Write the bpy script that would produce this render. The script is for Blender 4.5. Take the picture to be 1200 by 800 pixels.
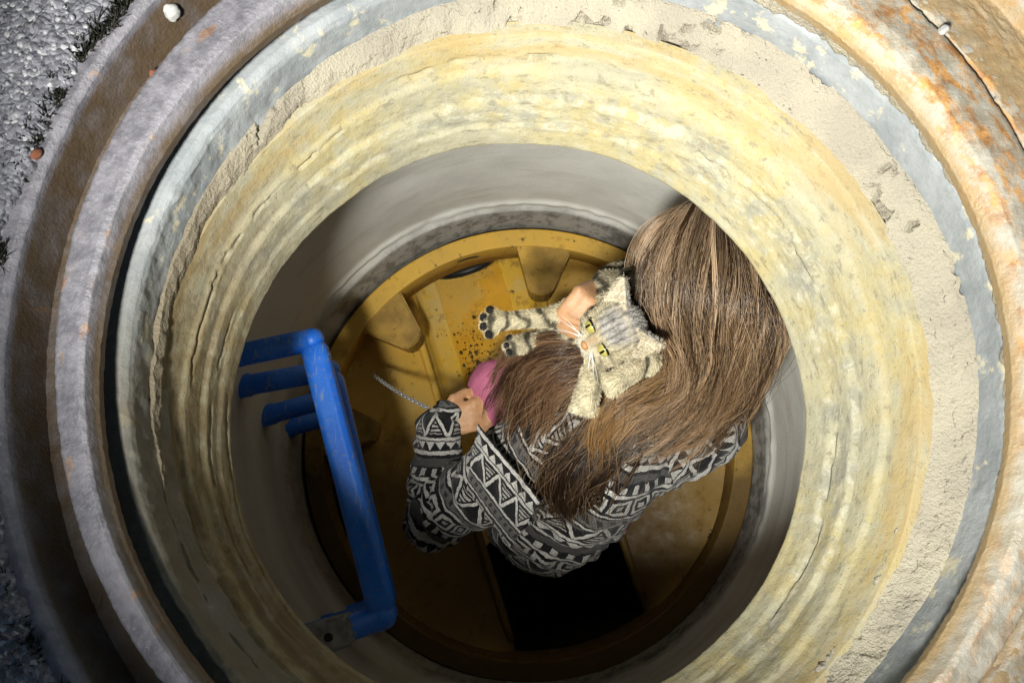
import bpy, bmesh, math, random
import numpy as np
from mathutils import Vector, Matrix

for o in list(bpy.data.objects): bpy.data.objects.remove(o)
scene = bpy.context.scene
COL = scene.collection
random.seed(7); RNG = np.random.default_rng(7)
R = math.radians
PI = math.pi

# ------------------------------------------------------------------ camera
F = 867.0                                   # focal length in photo pixels (photo is 1200 px wide)
CAM = np.array([-0.005, -0.08, 0.69])
def cam_basis(vx, vy):
    d = np.array([(vx-600)/F, -(vy-400)/F, -1.0]); d /= np.linalg.norm(d)
    z = -d; x = np.array([1.0, 0, 0]); x -= x.dot(z)*z; x /= np.linalg.norm(x)
    return np.array([x, np.cross(z, x), z])
CB = cam_basis(610, 550)
cam = bpy.data.cameras.new('camera'); cam.sensor_fit = 'HORIZONTAL'; cam.sensor_width = 36
cam.lens = 36*F/1200; cam.clip_start = 0.01; cam.clip_end = 500
camo = bpy.data.objects.new('camera', cam); COL.objects.link(camo)
m = Matrix.Identity(4)
for i in range(3):
    for j in range(3): m[i][j] = CB[i][j]
    m[i][3] = CAM[i]
camo.matrix_world = m
scene.camera = camo
def at(px, py, z):
    """point of the place at height z that the survey pixel (px, py) shows"""
    r = CB @ np.array([(px-600)/F, -(py-400)/F, -1.0])
    return CAM + r*((z-CAM[2])/r[2])

# ------------------------------------------------------------------ world: a dark dusk sky
w = bpy.data.worlds.new('World'); scene.world = w; w.use_nodes = True
nt = w.node_tree; bg = nt.nodes['Background']
sky = nt.nodes.new('ShaderNodeTexSky'); sky.sky_type = 'NISHITA'; sky.sun_disc = False
sky.sun_elevation = R(8); sky.sun_rotation = R(215)
nt.links.new(sky.outputs[0], bg.inputs[0]); bg.inputs[1].default_value = 0.06
scene.view_settings.view_transform = 'Standard'; scene.view_settings.look = 'None'
scene.view_settings.exposure = 0.0; scene.view_settings.gamma = 1.0
scene.view_settings.use_curve_mapping = False

LAMP = Vector((-0.29, -0.45, 0.96)); LAMP_AIM = Vector((0.30, 0.60, -0.45))
LAMP_POWER = 265.0; LAMP_ANGLE = 71; LAMP_BLEND = 0.55

# ------------------------------------------------------------------ noise (numpy)
def _h(ix, iy, iz, s):
    n = (ix*374761393 + iy*668265263 + iz*2147483647 + s*974711) & 0xffffffff
    n = ((n ^ (n >> 13))*1274126177) & 0xffffffff
    n = ((n ^ (n >> 16))*2246822519) & 0xffffffff
    return ((n ^ (n >> 15)) & 0xffff)/65535.0
def vnoise(P, s=0):
    P = np.asarray(P, float); i = np.floor(P).astype(np.int64); f = P-i; f = f*f*(3-2*f)
    out = 0
    for dx in (0, 1):
        for dy in (0, 1):
            for dz in (0, 1):
                wgt = (f[..., 0] if dx else 1-f[..., 0])*(f[..., 1] if dy else 1-f[..., 1])*(f[..., 2] if dz else 1-f[..., 2])
                out = out + wgt*_h(i[..., 0]+dx, i[..., 1]+dy, i[..., 2]+dz, s)
    return out*2-1
def fbm(P, octv=4, s=0, gain=0.5):
    a = 1.0; t = 0; n = 0; P = np.asarray(P, float)
    for k in range(octv):
        t = t+a*vnoise(P*(2.03**k)+k*17.3, s+k); n += a; a *= gain
    return t/n
def sstep(a, b, x):
    t = np.clip((x-a)/(b-a), 0, 1); return t*t*(3-2*t)

# ------------------------------------------------------------------ node helpers
class NT:
    def __init__(s, name):
        s.m = bpy.data.materials.new(name); s.m.use_nodes = True
        s.t = s.m.node_tree; s.b = s.t.nodes['Principled BSDF']
        s.tc = s.t.nodes.new('ShaderNodeTexCoord')
    def n(s, t): return s.t.nodes.new(t)
    def set(s, sock, v):
        if isinstance(v, bpy.types.NodeSocket): s.t.links.new(v, sock)
        else: sock.default_value = v
    def M(s, op, a, b=0.0, c=0.0, clamp=False):
        x = s.n('ShaderNodeMath'); x.operation = op; x.use_clamp = clamp
        s.set(x.inputs[0], a); s.set(x.inputs[1], b); s.set(x.inputs[2], c); return x.outputs[0]
    def add(s, a, b): return s.M('ADD', a, b)
    def sub(s, a, b): return s.M('SUBTRACT', a, b)
    def mul(s, a, b): return s.M('MULTIPLY', a, b)
    def lt(s, a, b): return s.M('LESS_THAN', a, b)
    def gt(s, a, b): return s.M('GREATER_THAN', a, b)
    def sep(s, v):
        x = s.n('ShaderNodeSeparateXYZ'); s.set(x.inputs[0], v); return x.outputs
    def comb(s, a, b, c):
        x = s.n('ShaderNodeCombineXYZ')
        for i, v in enumerate((a, b, c)): s.set(x.inputs[i], v)
        return x.outputs[0]
    def map(s, v, scale=(1, 1, 1), loc=(0, 0, 0)):
        x = s.n('ShaderNodeMapping'); s.set(x.inputs[0], v); x.inputs[3].default_value = scale; x.inputs[1].default_value = loc
        return x.outputs[0]
    def noise(s, v, sc, det=4, rough=0.55, dist=0.0):
        x = s.n('ShaderNodeTexNoise'); s.set(x.inputs['Vector'], v); x.inputs['Scale'].default_value = sc
        x.inputs['Detail'].default_value = det; x.inputs['Roughness'].default_value = rough; x.inputs['Distortion'].default_value = dist
        return x.outputs[0]
    def vor(s, v, sc, feat='F1', out=0):
        x = s.n('ShaderNodeTexVoronoi'); x.feature = feat; s.set(x.inputs['Vector'], v); x.inputs['Scale'].default_value = sc
        return x.outputs[out]
    def ramp(s, v, lo, hi, a=0.0, b=1.0):
        x = s.n('ShaderNodeMapRange'); x.interpolation_type = 'SMOOTHSTEP'; s.set(x.inputs[0], v)
        x.inputs[1].default_value = lo; x.inputs[2].default_value = hi; x.inputs[3].default_value = a; x.inputs[4].default_value = b
        return x.outputs[0]
    def mix(s, f, a, b, mode='MIX'):
        x = s.n('ShaderNodeMix'); x.data_type = 'RGBA'; x.blend_type = mode
        s.set(x.inputs[0], f)
        s.set(x.inputs[6], a if isinstance(a, bpy.types.NodeSocket) else (*a, 1))
        s.set(x.inputs[7], b if isinstance(b, bpy.types.NodeSocket) else (*b, 1))
        return x.outputs[2]
    def col(s, c): s.set(s.b.inputs['Base Color'], c if isinstance(c, bpy.types.NodeSocket) else (*c, 1))
    def rough(s, v): s.set(s.b.inputs['Roughness'], v)
    def spec(s, v): s.set(s.b.inputs['Specular IOR Level'], v)
    def bump(s, h, dist=0.002, st=1.0):
        x = s.n('ShaderNodeBump'); x.inputs['Strength'].default_value = st; x.inputs['Distance'].default_value = dist
        s.set(x.inputs['Height'], h); s.t.links.new(x.outputs[0], s.b.inputs['Normal'])
    @property
    def obj(s): return s.tc.outputs['Object']
    @property
    def uv(s): return s.tc.outputs['UV']
    def attr(s, name, out=0):
        x = s.n('ShaderNodeAttribute'); x.attribute_name = name; return x.outputs[out]

# ------------------------------------------------------------------ mesh helpers
def new_obj(name, me, mat=None, parent=None, smooth=True):
    o = bpy.data.objects.new(name, me); COL.objects.link(o)
    if mat is not None:
        me.materials.clear(); me.materials.append(mat)
    if smooth and len(me.polygons): me.polygons.foreach_set('use_smooth', [True]*len(me.polygons))
    if parent is not None: o.parent = parent
    return o
def mesh_np(name, V, Fq):
    me = bpy.data.meshes.new(name)
    V = np.asarray(V, np.float32); Fq = np.asarray(Fq, np.int32); k = Fq.shape[1]
    me.vertices.add(len(V)); me.vertices.foreach_set('co', V.ravel())
    me.loops.add(Fq.size); me.loops.foreach_set('vertex_index', Fq.ravel())
    me.polygons.add(len(Fq)); me.polygons.foreach_set('loop_start', np.arange(0, Fq.size, k, dtype=np.int32))
    me.polygons.foreach_set('loop_total', np.full(len(Fq), k, np.int32))
    me.update(calc_edges=True); me.validate(); return me
def tag(o, label=None, cat=None, group=None, kind=None):
    if label: o['label'] = label
    if cat: o['category'] = cat
    if group: o['group'] = group
    if kind: o['kind'] = kind
    return o
def empty(name, loc=(0, 0, 0)):
    o = bpy.data.objects.new(name, None); COL.objects.link(o); o.location = loc; o.empty_display_size = 0.05; return o
def grid_faces(nr, nc, wrap):
    r = np.arange(nr-1)[:, None]; c = np.arange(nc if wrap else nc-1)[None, :]; c2 = (c+1) % nc
    a = r*nc+c; b = r*nc+c2; d = (r+1)*nc+c2; e = (r+1)*nc+c
    return np.stack([a, b, d, e], -1).reshape(-1, 4)
def lathe(name, prof, naz, rows, mat, parent=None, disp=None, flip=False, a0=0, a1=2*PI):
    """prof: list of (cx,cy,r,z), swept round; rows spread evenly along its length.
    disp(x,y,z,az,s) -> (dr,dz) arrays."""
    p = np.array(prof, float)
    seg = np.hypot(np.diff(p[:, 2]), np.diff(p[:, 3])); L = np.r_[0, np.cumsum(seg)]
    s = np.unique(np.r_[np.linspace(0, L[-1], rows), L]) if rows else L
    q = np.stack([np.interp(s, L, p[:, k]) for k in range(4)], -1)
    full = abs(a1-a0-2*PI) < 1e-6
    az = np.linspace(a0, a1, naz, endpoint=not full)
    A, S = np.meshgrid(az, s); r = q[:, 2][:, None]+0*A; z = q[:, 3][:, None]+0*A
    x = q[:, 0][:, None]+r*np.cos(A); y = q[:, 1][:, None]+r*np.sin(A)
    if disp:
        dr, dz = disp(x, y, z, A, S); x = x+dr*np.cos(A); y = y+dr*np.sin(A); z = z+dz
    Fq = grid_faces(len(s), naz, full)
    if flip: Fq = Fq[:, ::-1]
    return new_obj(name, mesh_np(name, np.stack([x, y, z], -1).reshape(-1, 3), Fq), mat, parent)
def tube_bm(bm, pts, rad, seg=12, cap=True):
    pts = [Vector(p) for p in pts]; n = len(pts)
    rad = rad if hasattr(rad, '__len__') else [rad]*n
    rings = []; prev = None
    for i, p in enumerate(pts):
        d = (pts[min(i+1, n-1)]-pts[max(i-1, 0)]).normalized()
        if prev is None:
            a = d.orthogonal().normalized()
        else:
            a = (prev-d*prev.dot(d)).normalized()
        prev = a; b = d.cross(a)
        rings.append([bm.verts.new(p+(a*math.cos(t)+b*math.sin(t))*rad[i]) for t in [2*PI*k/seg for k in range(seg)]])
    for i in range(n-1):
        for k in range(seg):
            bm.faces.new((rings[i][k], rings[i][(k+1) % seg], rings[i+1][(k+1) % seg], rings[i+1][k]))
    if cap:
        bm.faces.new(rings[0][::-1]); bm.faces.new(rings[-1])
def bm_obj(name, bm, mat, parent=None, smooth=True):
    bmesh.ops.recalc_face_normals(bm, faces=bm.faces[:])
    me = bpy.data.meshes.new(name); bm.to_mesh(me); bm.free(); return new_obj(name, me, mat, parent, smooth)
def prism(bm, poly, z0, z1, inset=0.0, mat4=None):
    """closed prism over a polygon (list of xy), top shrunk by inset towards its centre"""
    c = np.mean(np.array(poly), 0)
    lo = [bm.verts.new((x, y, z0)) for x, y in poly]
    hi = [bm.verts.new((x+(c[0]-x)*inset, y+(c[1]-y)*inset, z1)) for x, y in poly]
    n = len(poly)
    for i in range(n): bm.faces.new((lo[i], lo[(i+1) % n], hi[(i+1) % n], hi[i]))
    bm.faces.new(lo[::-1]); bm.faces.new(hi)
def catmull(P, n):
    P = np.asarray(P, float); d = np.r_[0, np.cumsum(np.linalg.norm(np.diff(P, axis=0), axis=1))]; d /= d[-1]
    E = np.vstack([2*P[0]-P[1], P, 2*P[-1]-P[-2]]); out = []
    for t in np.linspace(0, 1, n):
        i = min(np.searchsorted(d, t, side='right')-1, len(P)-2); u = (t-d[i])/(d[i+1]-d[i])
        a, b, c, e = E[i], E[i+1], E[i+2], E[i+3]
        out.append(0.5*(2*b+(c-a)*u+(2*a-5*b+4*c-e)*u*u+(3*b-a-3*c+e)*u**3))
    return np.array(out)
def blob(name, caps, voxel, smooth_it=4, ells=(), extra=None):
    """one continuous skin over tapered capsules (p0,r0,p1,r1) and ellipsoids (centre, 3x3 axes)"""
    bm = bmesh.new()
    for p0, r0, p1, r1 in caps:
        p0 = Vector(p0); p1 = Vector(p1); n = max(2, int((p1-p0).length/max(0.4*min(r0, r1), 0.002))+1); n = min(n, 14)
        for k in range(n):
            t = k/(n-1); c = p0.lerp(p1, t)
            if (p1-p0).length < 1e-6 and k: break
            bmesh.ops.create_icosphere(bm, subdivisions=2, radius=r0+(r1-r0)*t, matrix=Matrix.Translation(c))
    for c, ax in ells:
        mm = Matrix.Identity(4)
        for i in range(3):
            for j in range(3): mm[i][j] = ax[i][j]
            mm[i][3] = c[i]
        bmesh.ops.create_icosphere(bm, subdivisions=3, radius=1, matrix=mm)
    if extra: extra(bm)
    me = bpy.data.meshes.new('tmp'); bm.to_mesh(me); bm.free()
    o = bpy.data.objects.new('tmp', me); COL.objects.link(o)
    md = o.modifiers.new('r', 'REMESH'); md.mode = 'VOXEL'; md.voxel_size = voxel
    sm = o.modifiers.new('s', 'SMOOTH'); sm.iterations = smooth_it; sm.factor = 0.6
    dg = bpy.context.evaluated_depsgraph_get(); dg.update()
    res = bpy.data.meshes.new_from_object(o.evaluated_get(dg)); bpy.data.objects.remove(o); res.name = name
    return res
def verts_np(me):
    a = np.empty(len(me.vertices)*3, np.float32); me.vertices.foreach_get('co', a); return a.reshape(-1, 3).astype(float)
def norms_np(me):
    a = np.empty(len(me.vertices)*3, np.float32); me.vertex_normals.foreach_get('vector', a); return a.reshape(-1, 3).astype(float)
def set_verts(me, V): me.vertices.foreach_set('co', np.asarray(V, np.float32).ravel()); me.update()
def set_col(me, C, name='col'):
    a = me.color_attributes.new(name, 'FLOAT_COLOR', 'POINT')
    a.data.foreach_set('color', np.c_[C, np.ones(len(C))].astype(np.float32).ravel())
def strands_mesh(name, P, rad, C):
    """P: (n,k,3) strand points; rad (n,k); C (n,3) or (n,k,3): thin three-sided hairs"""
    n, k, _ = P.shape
    d = np.gradient(P, axis=1); d /= np.linalg.norm(d, axis=2, keepdims=True)+1e-12
    ref = np.broadcast_to(np.array([0.31, -0.42, 0.85]), d.shape)
    a = np.cross(d, ref); a /= np.linalg.norm(a, axis=2, keepdims=True)+1e-12; b = np.cross(d, a)
    V = np.stack([P+(a*math.cos(t)+b*math.sin(t))*rad[..., None] for t in (0, 2*PI/3, 4*PI/3)], 2)
    base = (np.arange(n)[:, None, None]*k+np.arange(k-1)[None, :, None])*3
    j = np.arange(3)[None, None, :]; j2 = (j+1) % 3
    Fq = np.stack([base+j, base+j2, base+3+j2, base+3+j], -1).reshape(-1, 4)
    me = mesh_np(name, V.reshape(-1, 3), Fq)
    if C.ndim == 2: C = np.repeat(C[:, None, :], k, 1)
    set_col(me, np.repeat(C[:, :, None, :], 3, 2).reshape(-1, 3)); return me

def ribbons_mesh(name, P, rad, C):
    n, k, _ = P.shape; rg = np.random.default_rng(5)
    d = np.gradient(P, axis=1); d /= np.linalg.norm(d, axis=2, keepdims=True)+1e-12
    ref = np.repeat(rg.normal(size=(n, 1, 3)), k, 1); a = np.cross(d, ref); a /= np.linalg.norm(a, axis=2, keepdims=True)+1e-12
    V = np.stack([P-a*rad[..., None], P+a*rad[..., None]], 2)
    b = (np.arange(n)[:, None]*k+np.arange(k-1)[None, :])*2
    me = mesh_np(name, V.reshape(-1, 3), np.stack([b, b+1, b+3, b+2], -1).reshape(-1, 4))
    set_col(me, np.repeat(C[:, :, None, :], 2, 2).reshape(-1, 3)); return me

# ================================================================== materials
def polar(s):
    """seamless ring coordinates: fine across the rings, long round them"""
    x, y, z = s.sep(s.obj)
    r = s.M('SQRT', s.add(s.mul(x, x), s.mul(y, y)))
    return x, y, z, r
def mat_neck():
    s = NT('stained_concrete'); x, y, z, r = polar(s)
    k = s.sub(z, s.mul(r, 0.6))
    band = s.comb(s.mul(x, 5), s.mul(y, 5), s.mul(k, 60))
    band2 = s.comb(s.mul(x, 20), s.mul(y, 20), s.mul(k, 34))
    n1 = s.noise(band, 1.0, 4, 0.6); n2 = s.noise(band2, 1.3, 4, 0.65); n3 = s.noise(s.obj, 26, 4, 0.7); n4 = s.noise(s.obj, 7, 3)
    n5 = s.noise(s.comb(s.mul(x, 22), s.mul(y, 22), s.mul(k, 95)), 1.7, 5, 0.75); fine = s.noise(s.obj, 130, 4, .7)
    zz = s.add(z, s.mul(s.sub(n1, .5), .05)); mid_ = s.mul(s.ramp(zz, -.282, -.268), s.ramp(zz, -.216, -.228))
    c = s.mix(s.ramp(n1, .36, .62), (.325, .305, .215), (.395, .37, .255))
    c = s.mix(s.mul(s.mul(s.ramp(n2, .42, .60), s.add(s.mul(mid_, .75), .2)), .85), c, (.25, .245, .20))
    c = s.mix(s.mul(s.mul(s.ramp(n4, .40, .62), s.ramp(n3, .36, .6)), .7), c, (.40, .325, .135))
    c = s.mix(s.mul(s.mul(s.ramp(n5, .52, .60), s.add(s.mul(mid_, .55), .35)), .6), c, (.49, .47, .36))
    c = s.mix(s.mul(s.ramp(n5, .44, .37), .7), c, (.20, .18, .125))
    och = s.mul(s.ramp(z, -.205, -.165), s.ramp(n1, .44, .6))
    c = s.mix(s.mul(och, .7), c, (.36, .26, .11))
    # mud smears on the left, with that side's shade put into the colour
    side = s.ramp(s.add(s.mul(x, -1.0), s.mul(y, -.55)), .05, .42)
    mud_shade = s.mul(side, s.ramp(s.add(n3, s.mul(n1, .8)), .68, 1.02, .45, 1.0))
    c = s.mix(s.mul(mud_shade, .85), c, (.13, .092, .045))
    sp = s.ramp(fine, .60, .68)
    c = s.mix(s.mul(sp, .35), c, (.16, .13, .09))
    s.col(c); s.rough(.78); s.spec(.3)
    pores = s.ramp(s.vor(s.obj, 190), .10, .22)
    s.bump(s.add(s.mul(n2, .2), s.add(s.mul(n5, .45), s.add(s.mul(fine, .9), s.mul(pores, .5)))), .003, .5)
    return s.m
def mat_mortar():
    s = NT('cement_mortar'); x, y, z, r = polar(s)
    n = s.noise(s.obj, 30, 7, .7); n2 = s.noise(s.obj, 9, 3); f = s.noise(s.obj, 240, 4, .7)
    c = s.mix(s.ramp(n2, .35, .65), (.37, .335, .27), (.46, .42, .325))
    c = s.mix(s.mul(s.ramp(n, .55, .7), .6), c, (.40, .35, .27))
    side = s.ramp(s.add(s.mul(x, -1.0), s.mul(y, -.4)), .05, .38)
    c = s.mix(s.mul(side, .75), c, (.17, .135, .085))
    c = s.mix(s.mul(s.ramp(f, .6, .75), .5), c, (.2, .17, .13))
    s.col(c); s.rough(.9); s.spec(.2); s.bump(s.add(s.mul(n, .6), f), .005, .9); return s.m
def mat_greyring():
    s = NT('grey_cement_ring'); x, y, z, r = polar(s)
    n = s.noise(s.obj, 14, 6, .65); f = s.noise(s.obj, 150, 4, .7); b = s.noise(s.comb(s.mul(x, 8), s.mul(y, 8), s.mul(z, 90)), 1.0, 4)
    c = s.mix(s.ramp(n, .38, .62), (.22, .24, .255), (.31, .33, .345))
    c = s.mix(s.mul(s.ramp(s.noise(s.obj, 22, 5, .7), .56, .64), .7), c, (.58, .52, .35))
    c = s.mix(s.mul(s.ramp(b, .55, .7), .4), c, (.30, .30, .29))
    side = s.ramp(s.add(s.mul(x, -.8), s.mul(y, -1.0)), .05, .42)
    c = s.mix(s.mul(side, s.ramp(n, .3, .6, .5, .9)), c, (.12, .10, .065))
    s.col(c); s.rough(.65); s.spec(.4); s.bump(s.add(n, f), .003, .5); return s.m
def mat_iron(name, z0, z1):
    s = NT(name); x, y, z, r = polar(s)
    n = s.noise(s.comb(s.mul(x, 14), s.mul(y, 14), s.mul(r, 46)), 1.6, 5, .68); f = s.noise(s.obj, 220, 4, .7); n3 = s.noise(s.obj, 45, 6, .7)
    c = s.mix(s.ramp(n3, .35, .65), (.145, .14, .16), (.24, .23, .26))
    c = s.mix(s.mul(s.ramp(f, .6, .7), .5), c, (.42, .41, .43))
    side = s.ramp(s.add(x, s.mul(y, .35)), -.12, .30)
    dust = s.mix(s.ramp(n3, .4, .62), (.34, .30, .225), (.40, .375, .315))
    c = s.mix(s.mul(side, .92), c, dust)
    rust = s.mul(s.mul(side, s.ramp(y, .0, .35, .35, 1.0)), s.ramp(n, .46, .62)); rust = s.add(rust, s.mul(s.ramp(n, .60, .7), .5))
    c = s.mix(s.M('MINIMUM', rust, .9), c, s.mix(s.ramp(n3, .4, .6), (.30, .13, .035), (.55, .27, .06)))
    low = s.ramp(z, z0, z1)  # lower faces: mud, and the groove's shade put into the colour
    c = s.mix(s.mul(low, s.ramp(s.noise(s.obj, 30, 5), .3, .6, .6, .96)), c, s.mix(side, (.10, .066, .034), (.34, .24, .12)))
    s.col(c); s.rough(s.ramp(n3, .3, .7, .42, .7)); s.spec(.6); s.set(s.b.inputs['Metallic'], .15)
    s.bump(s.add(s.mul(n3, .5), f), .0025, .6); return s.m
def mat_asphalt():
    s = NT('asphalt'); v = s.vor(s.obj, 210, 'F1', 1); vd = s.vor(s.obj, 210, 'F1', 0)
    g = s.sep(v)[0]; n = s.noise(s.obj, 60, 5, .7)
    c = s.mix(s.ramp(g, .1, .95), (.12, .12, .138), (.27, .27, .31))
    c = s.mix(s.mul(s.ramp(n, .5, .7), .6), c, (.03, .03, .034))
    c = s.mix(s.gt(g, .93), c, (.45, .45, .47))
    s.col(c); s.rough(s.ramp(g, 0, 1, .55, .85)); s.spec(.4)
    s.bump(s.add(s.mul(vd, -1.4), s.noise(s.obj, 300, 3)), .003, .7); return s.m
def mat_shaft():
    s = NT('shaft_concrete'); x, y, z, r = polar(s)
    n = s.noise(s.obj, 4, 6, .6); b = s.noise(s.comb(s.mul(x, 3), s.mul(y, 3), s.mul(z, 22)), 1.0, 5); f = s.noise(s.obj, 140, 4, .7)
    c = s.mix(s.ramp(n, .35, .65), (.66, .655, .60), (.76, .75, .69))
    c = s.mix(s.mul(s.ramp(b, .52, .66), .5), c, (.55, .53, .46))
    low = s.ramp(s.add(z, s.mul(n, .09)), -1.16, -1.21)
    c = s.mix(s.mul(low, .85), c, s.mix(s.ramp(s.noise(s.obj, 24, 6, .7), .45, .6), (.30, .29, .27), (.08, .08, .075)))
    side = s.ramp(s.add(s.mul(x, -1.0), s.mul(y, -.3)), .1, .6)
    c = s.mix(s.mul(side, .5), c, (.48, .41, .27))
    s.col(c); s.rough(.8); s.spec(.3); s.bump(s.add(b, f), .002, .5); return s.m
def mat_yellow():
    s = NT('yellow_plastic'); n = s.noise(s.obj, 6, 6, .65); d = s.noise(s.obj, 26, 6, .72); f = s.noise(s.obj, 160, 3)
    c = s.mix(s.ramp(n, .35, .7), (.64, .38, .05), (.55, .34, .065))
    c = s.mix(s.mul(s.ramp(d, .54, .68), .6), c, (.30, .18, .04))
    c = s.mix(s.mul(s.ramp(s.noise(s.obj, 55, 5, .7), .62, .68), .8), c, (.035, .028, .018))
    x, y, z = s.sep(s.obj); silt_shade = s.mul(s.ramp(s.add(y, s.mul(s.sub(n, .5), .5)), .12, -.10), s.ramp(z, .275, .15))
    c = s.mix(s.mul(silt_shade, .86), c, (.085, .048, .016))  # shade of the unlit lower floor put into the colour, along with silt
    s.col(c); s.rough(s.ramp(d, .3, .7, .42, .7)); s.spec(.4); s.bump(s.add(d, f), .002, .3); return s.m
def mat_channel():
    s = NT('wet_channel_plastic'); n = s.noise(s.obj, 5, 6, .65); d = s.noise(s.obj, 34, 6, .75)
    c = s.mix(s.ramp(n, .4, .62), (.66, .40, .045), (.56, .40, .13))
    c = s.mix(s.mul(s.ramp(s.noise(s.obj, 11, 6, .7), .55, .64), .9), c, (.34, .20, .04))
    c = s.mix(s.ramp(d, .63, .67), c, (.03, .024, .016))
    s.col(c); s.rough(s.ramp(n, .4, .6, .12, .4)); s.spec(.6); s.bump(d, .003, .5); return s.m
def mat_blue():
    s = NT('blue_plastic'); n = s.noise(s.obj, 18, 5, .7); f = s.noise(s.obj, 90, 5, .7)
    sc = s.noise(s.map(s.obj, (120, 14, 120)), 1.0, 3)
    c = s.mix(s.ramp(n, .4, .65), (.016, .17, .80), (.03, .21, .86))
    c = s.mix(s.mul(s.ramp(f, .58, .66), .7), c, (.26, .26, .24))
    c = s.mix(s.mul(s.ramp(sc, .60, .70), .6), c, (.30, .38, .50))
    s.col(c); s.rough(.42); s.spec(.5); s.bump(f, .0015, .4); return s.m
def mat_simple(name, col, rough=.6, spec=.4, var=.25, sc=30, bump=.001, sub=0):
    s = NT(name); n = s.noise(s.obj, sc, 5, .65)
    c2 = tuple(v*(1-var) for v in col); s.col(s.mix(s.ramp(n, .3, .7), c2, col)); s.rough(rough); s.spec(spec); s.bump(n, bump, .5)
    if sub: s.set(s.b.inputs['Subsurface Weight'], sub); s.b.inputs['Subsurface Radius'].default_value = (.012, .005, .003)
    return s.m
def mat_attr(name, rough=.5, spec=.4, aniso=0.0):
    s = NT(name); s.col(s.attr('col')); s.rough(rough); s.spec(spec); return s.m
def mat_hoodie():
    s = NT('patterned_knit'); u, v, _ = s.sep(s.uv)              # u metres along the cloth, v metres round it
    wob = s.mul(s.sub(s.noise(s.obj, 60, 4), .5), .011)
    v = s.add(v, s.mul(s.sub(s.noise(s.obj, 55, 2), .5), .008)); t = s.M('FRACT', s.mul(s.add(u, wob), 1/.235)); t = s.mul(t, 15.5)      # centimetres inside the repeat
    def band(a, b): return s.mul(s.gt(t, a), s.lt(t, b))
    def tri(per): return s.mul(s.M('ABSOLUTE', s.sub(s.M('FRACT', s.mul(v, 1/per)), .5)), 2.0)
    def rel(a, b): return s.mul(s.sub(t, a), 1/(b-a))
    T3 = tri(.066); T1 = tri(.027); T6 = tri(.044)
    val = s.M('ADD', 0.0, 0.0)
    def put(mask, fill):
        nonlocal val
        val = s.M('MAXIMUM', val, s.mul(mask, fill))
    put(band(.3, .9), .9)
    put(band(1.1, 2.3), s.mul(s.lt(T1, rel(1.1, 2.3)), .85))
    put(band(2.5, 2.9), .9)
    b = rel(3.0, 6.4); edge = s.sub(T3, b)
    put(band(3.0, 6.4), s.mul(s.lt(s.M('ABSOLUTE', edge), .13), .95))
    put(band(3.4, 6.2), s.mul(s.mul(s.gt(edge, .30), s.gt(s.M('FRACT', s.mul(t, 1.7)), .45)), .7))
    put(band(6.5, 6.9), .9)
    put(band(7.2, 8.6), .20); 
    dash = s.mul(band(7.5, 8.3), s.gt(s.M('FRACT', s.mul(s.add(v, s.mul(u, .4)), 1/.022)), .55))
    val = s.mul(val, s.sub(1.0, s.mul(dash, .8)))
    put(band(8.8, 9.1), .8)
    sq = s.M('MAXIMUM', s.M('ABSOLUTE', s.sub(rel(9.4, 12.0), .5)), s.mul(T6, .5))
    put(band(9.4, 12.0), s.mul(s.mul(s.lt(sq, .42), s.gt(sq, .27)), .75))
    put(band(9.4, 12.0), s.mul(s.lt(sq, .13), .55))
    put(band(12.3, 12.8), .9); put(band(13.0, 13.9), s.mul(s.gt(T1, .55), .8)); put(band(14.1, 15.3), .10)
    fz = s.noise(s.obj, 260, 4, .7)
    c = s.mix(s.mul(val, s.ramp(fz, .28, .62, .45, 1.0)), (.010, .010, .012), (.66, .64, .60))
    s.col(c); s.rough(.95); s.spec(.15); s.set(s.b.inputs['Sheen Weight'], .15)
    kn = s.M('SINE', s.mul(v, 2*PI/.0035)); s.bump(s.add(fz, s.mul(kn, .25)), .0015, .8); return s.m

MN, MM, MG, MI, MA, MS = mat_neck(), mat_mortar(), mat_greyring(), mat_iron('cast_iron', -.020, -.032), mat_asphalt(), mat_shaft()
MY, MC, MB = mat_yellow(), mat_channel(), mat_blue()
MIR = mat_iron('mud_shaded_iron', -.003, -.013)  # inner rim face: mud plus painted shade
MBLACK = mat_simple('black_rubber', (.012, .012, .013), .5, .5)
MSOIL = mat_simple('dark_soil', (.035, .028, .02), .95, .1, .5, 60, .01)

# ================================================================== the setting
FC = (.063, .061)
# ---- asphalt
def build_ground():
    naz = 1200; rad = np.r_[.573+.0035*np.arange(108), .96, 1.1, 1.5, 2.5, 5, 12, 40, 120]
    A, Rr = np.meshgrid(np.linspace(0, 2*PI, naz, endpoint=False), rad)
    edge = .012*fbm(np.stack([np.cos(A)*7, np.sin(A)*7, 0*A], -1), 5, 3)+.006*vnoise(np.stack([np.cos(A)*60, np.sin(A)*60, 0*A], -1), 9)
    fall = np.clip(1-(Rr-.573)/.08, 0, 1)
    rr = Rr+edge*fall
    x = FC[0]+rr*np.cos(A); y = FC[1]+rr*np.sin(A); near = np.clip((1.0-Rr)/.05, 0, 1)
    P = np.stack([x*150, y*150, 0*x], -1)
    st = vnoise(P, 1)*.6+vnoise(P*2.1, 2)*.4; st2 = np.abs(vnoise(P*.55, 4))
    z = .0125+near*(.0035*st+.002*st2+.006*fbm(np.stack([x*12, y*12, 0*x], -1), 3, 6))
    z[0] = -.03; z[1] -= .009; z[2] -= .003
    me = mesh_np('asphalt_ground', np.stack([x, y, z], -1).reshape(-1, 3), grid_faces(len(rad), naz, True)[:, ::-1])
    return tag(new_obj('asphalt_ground', me, MA), kind='structure')
build_ground()
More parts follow.
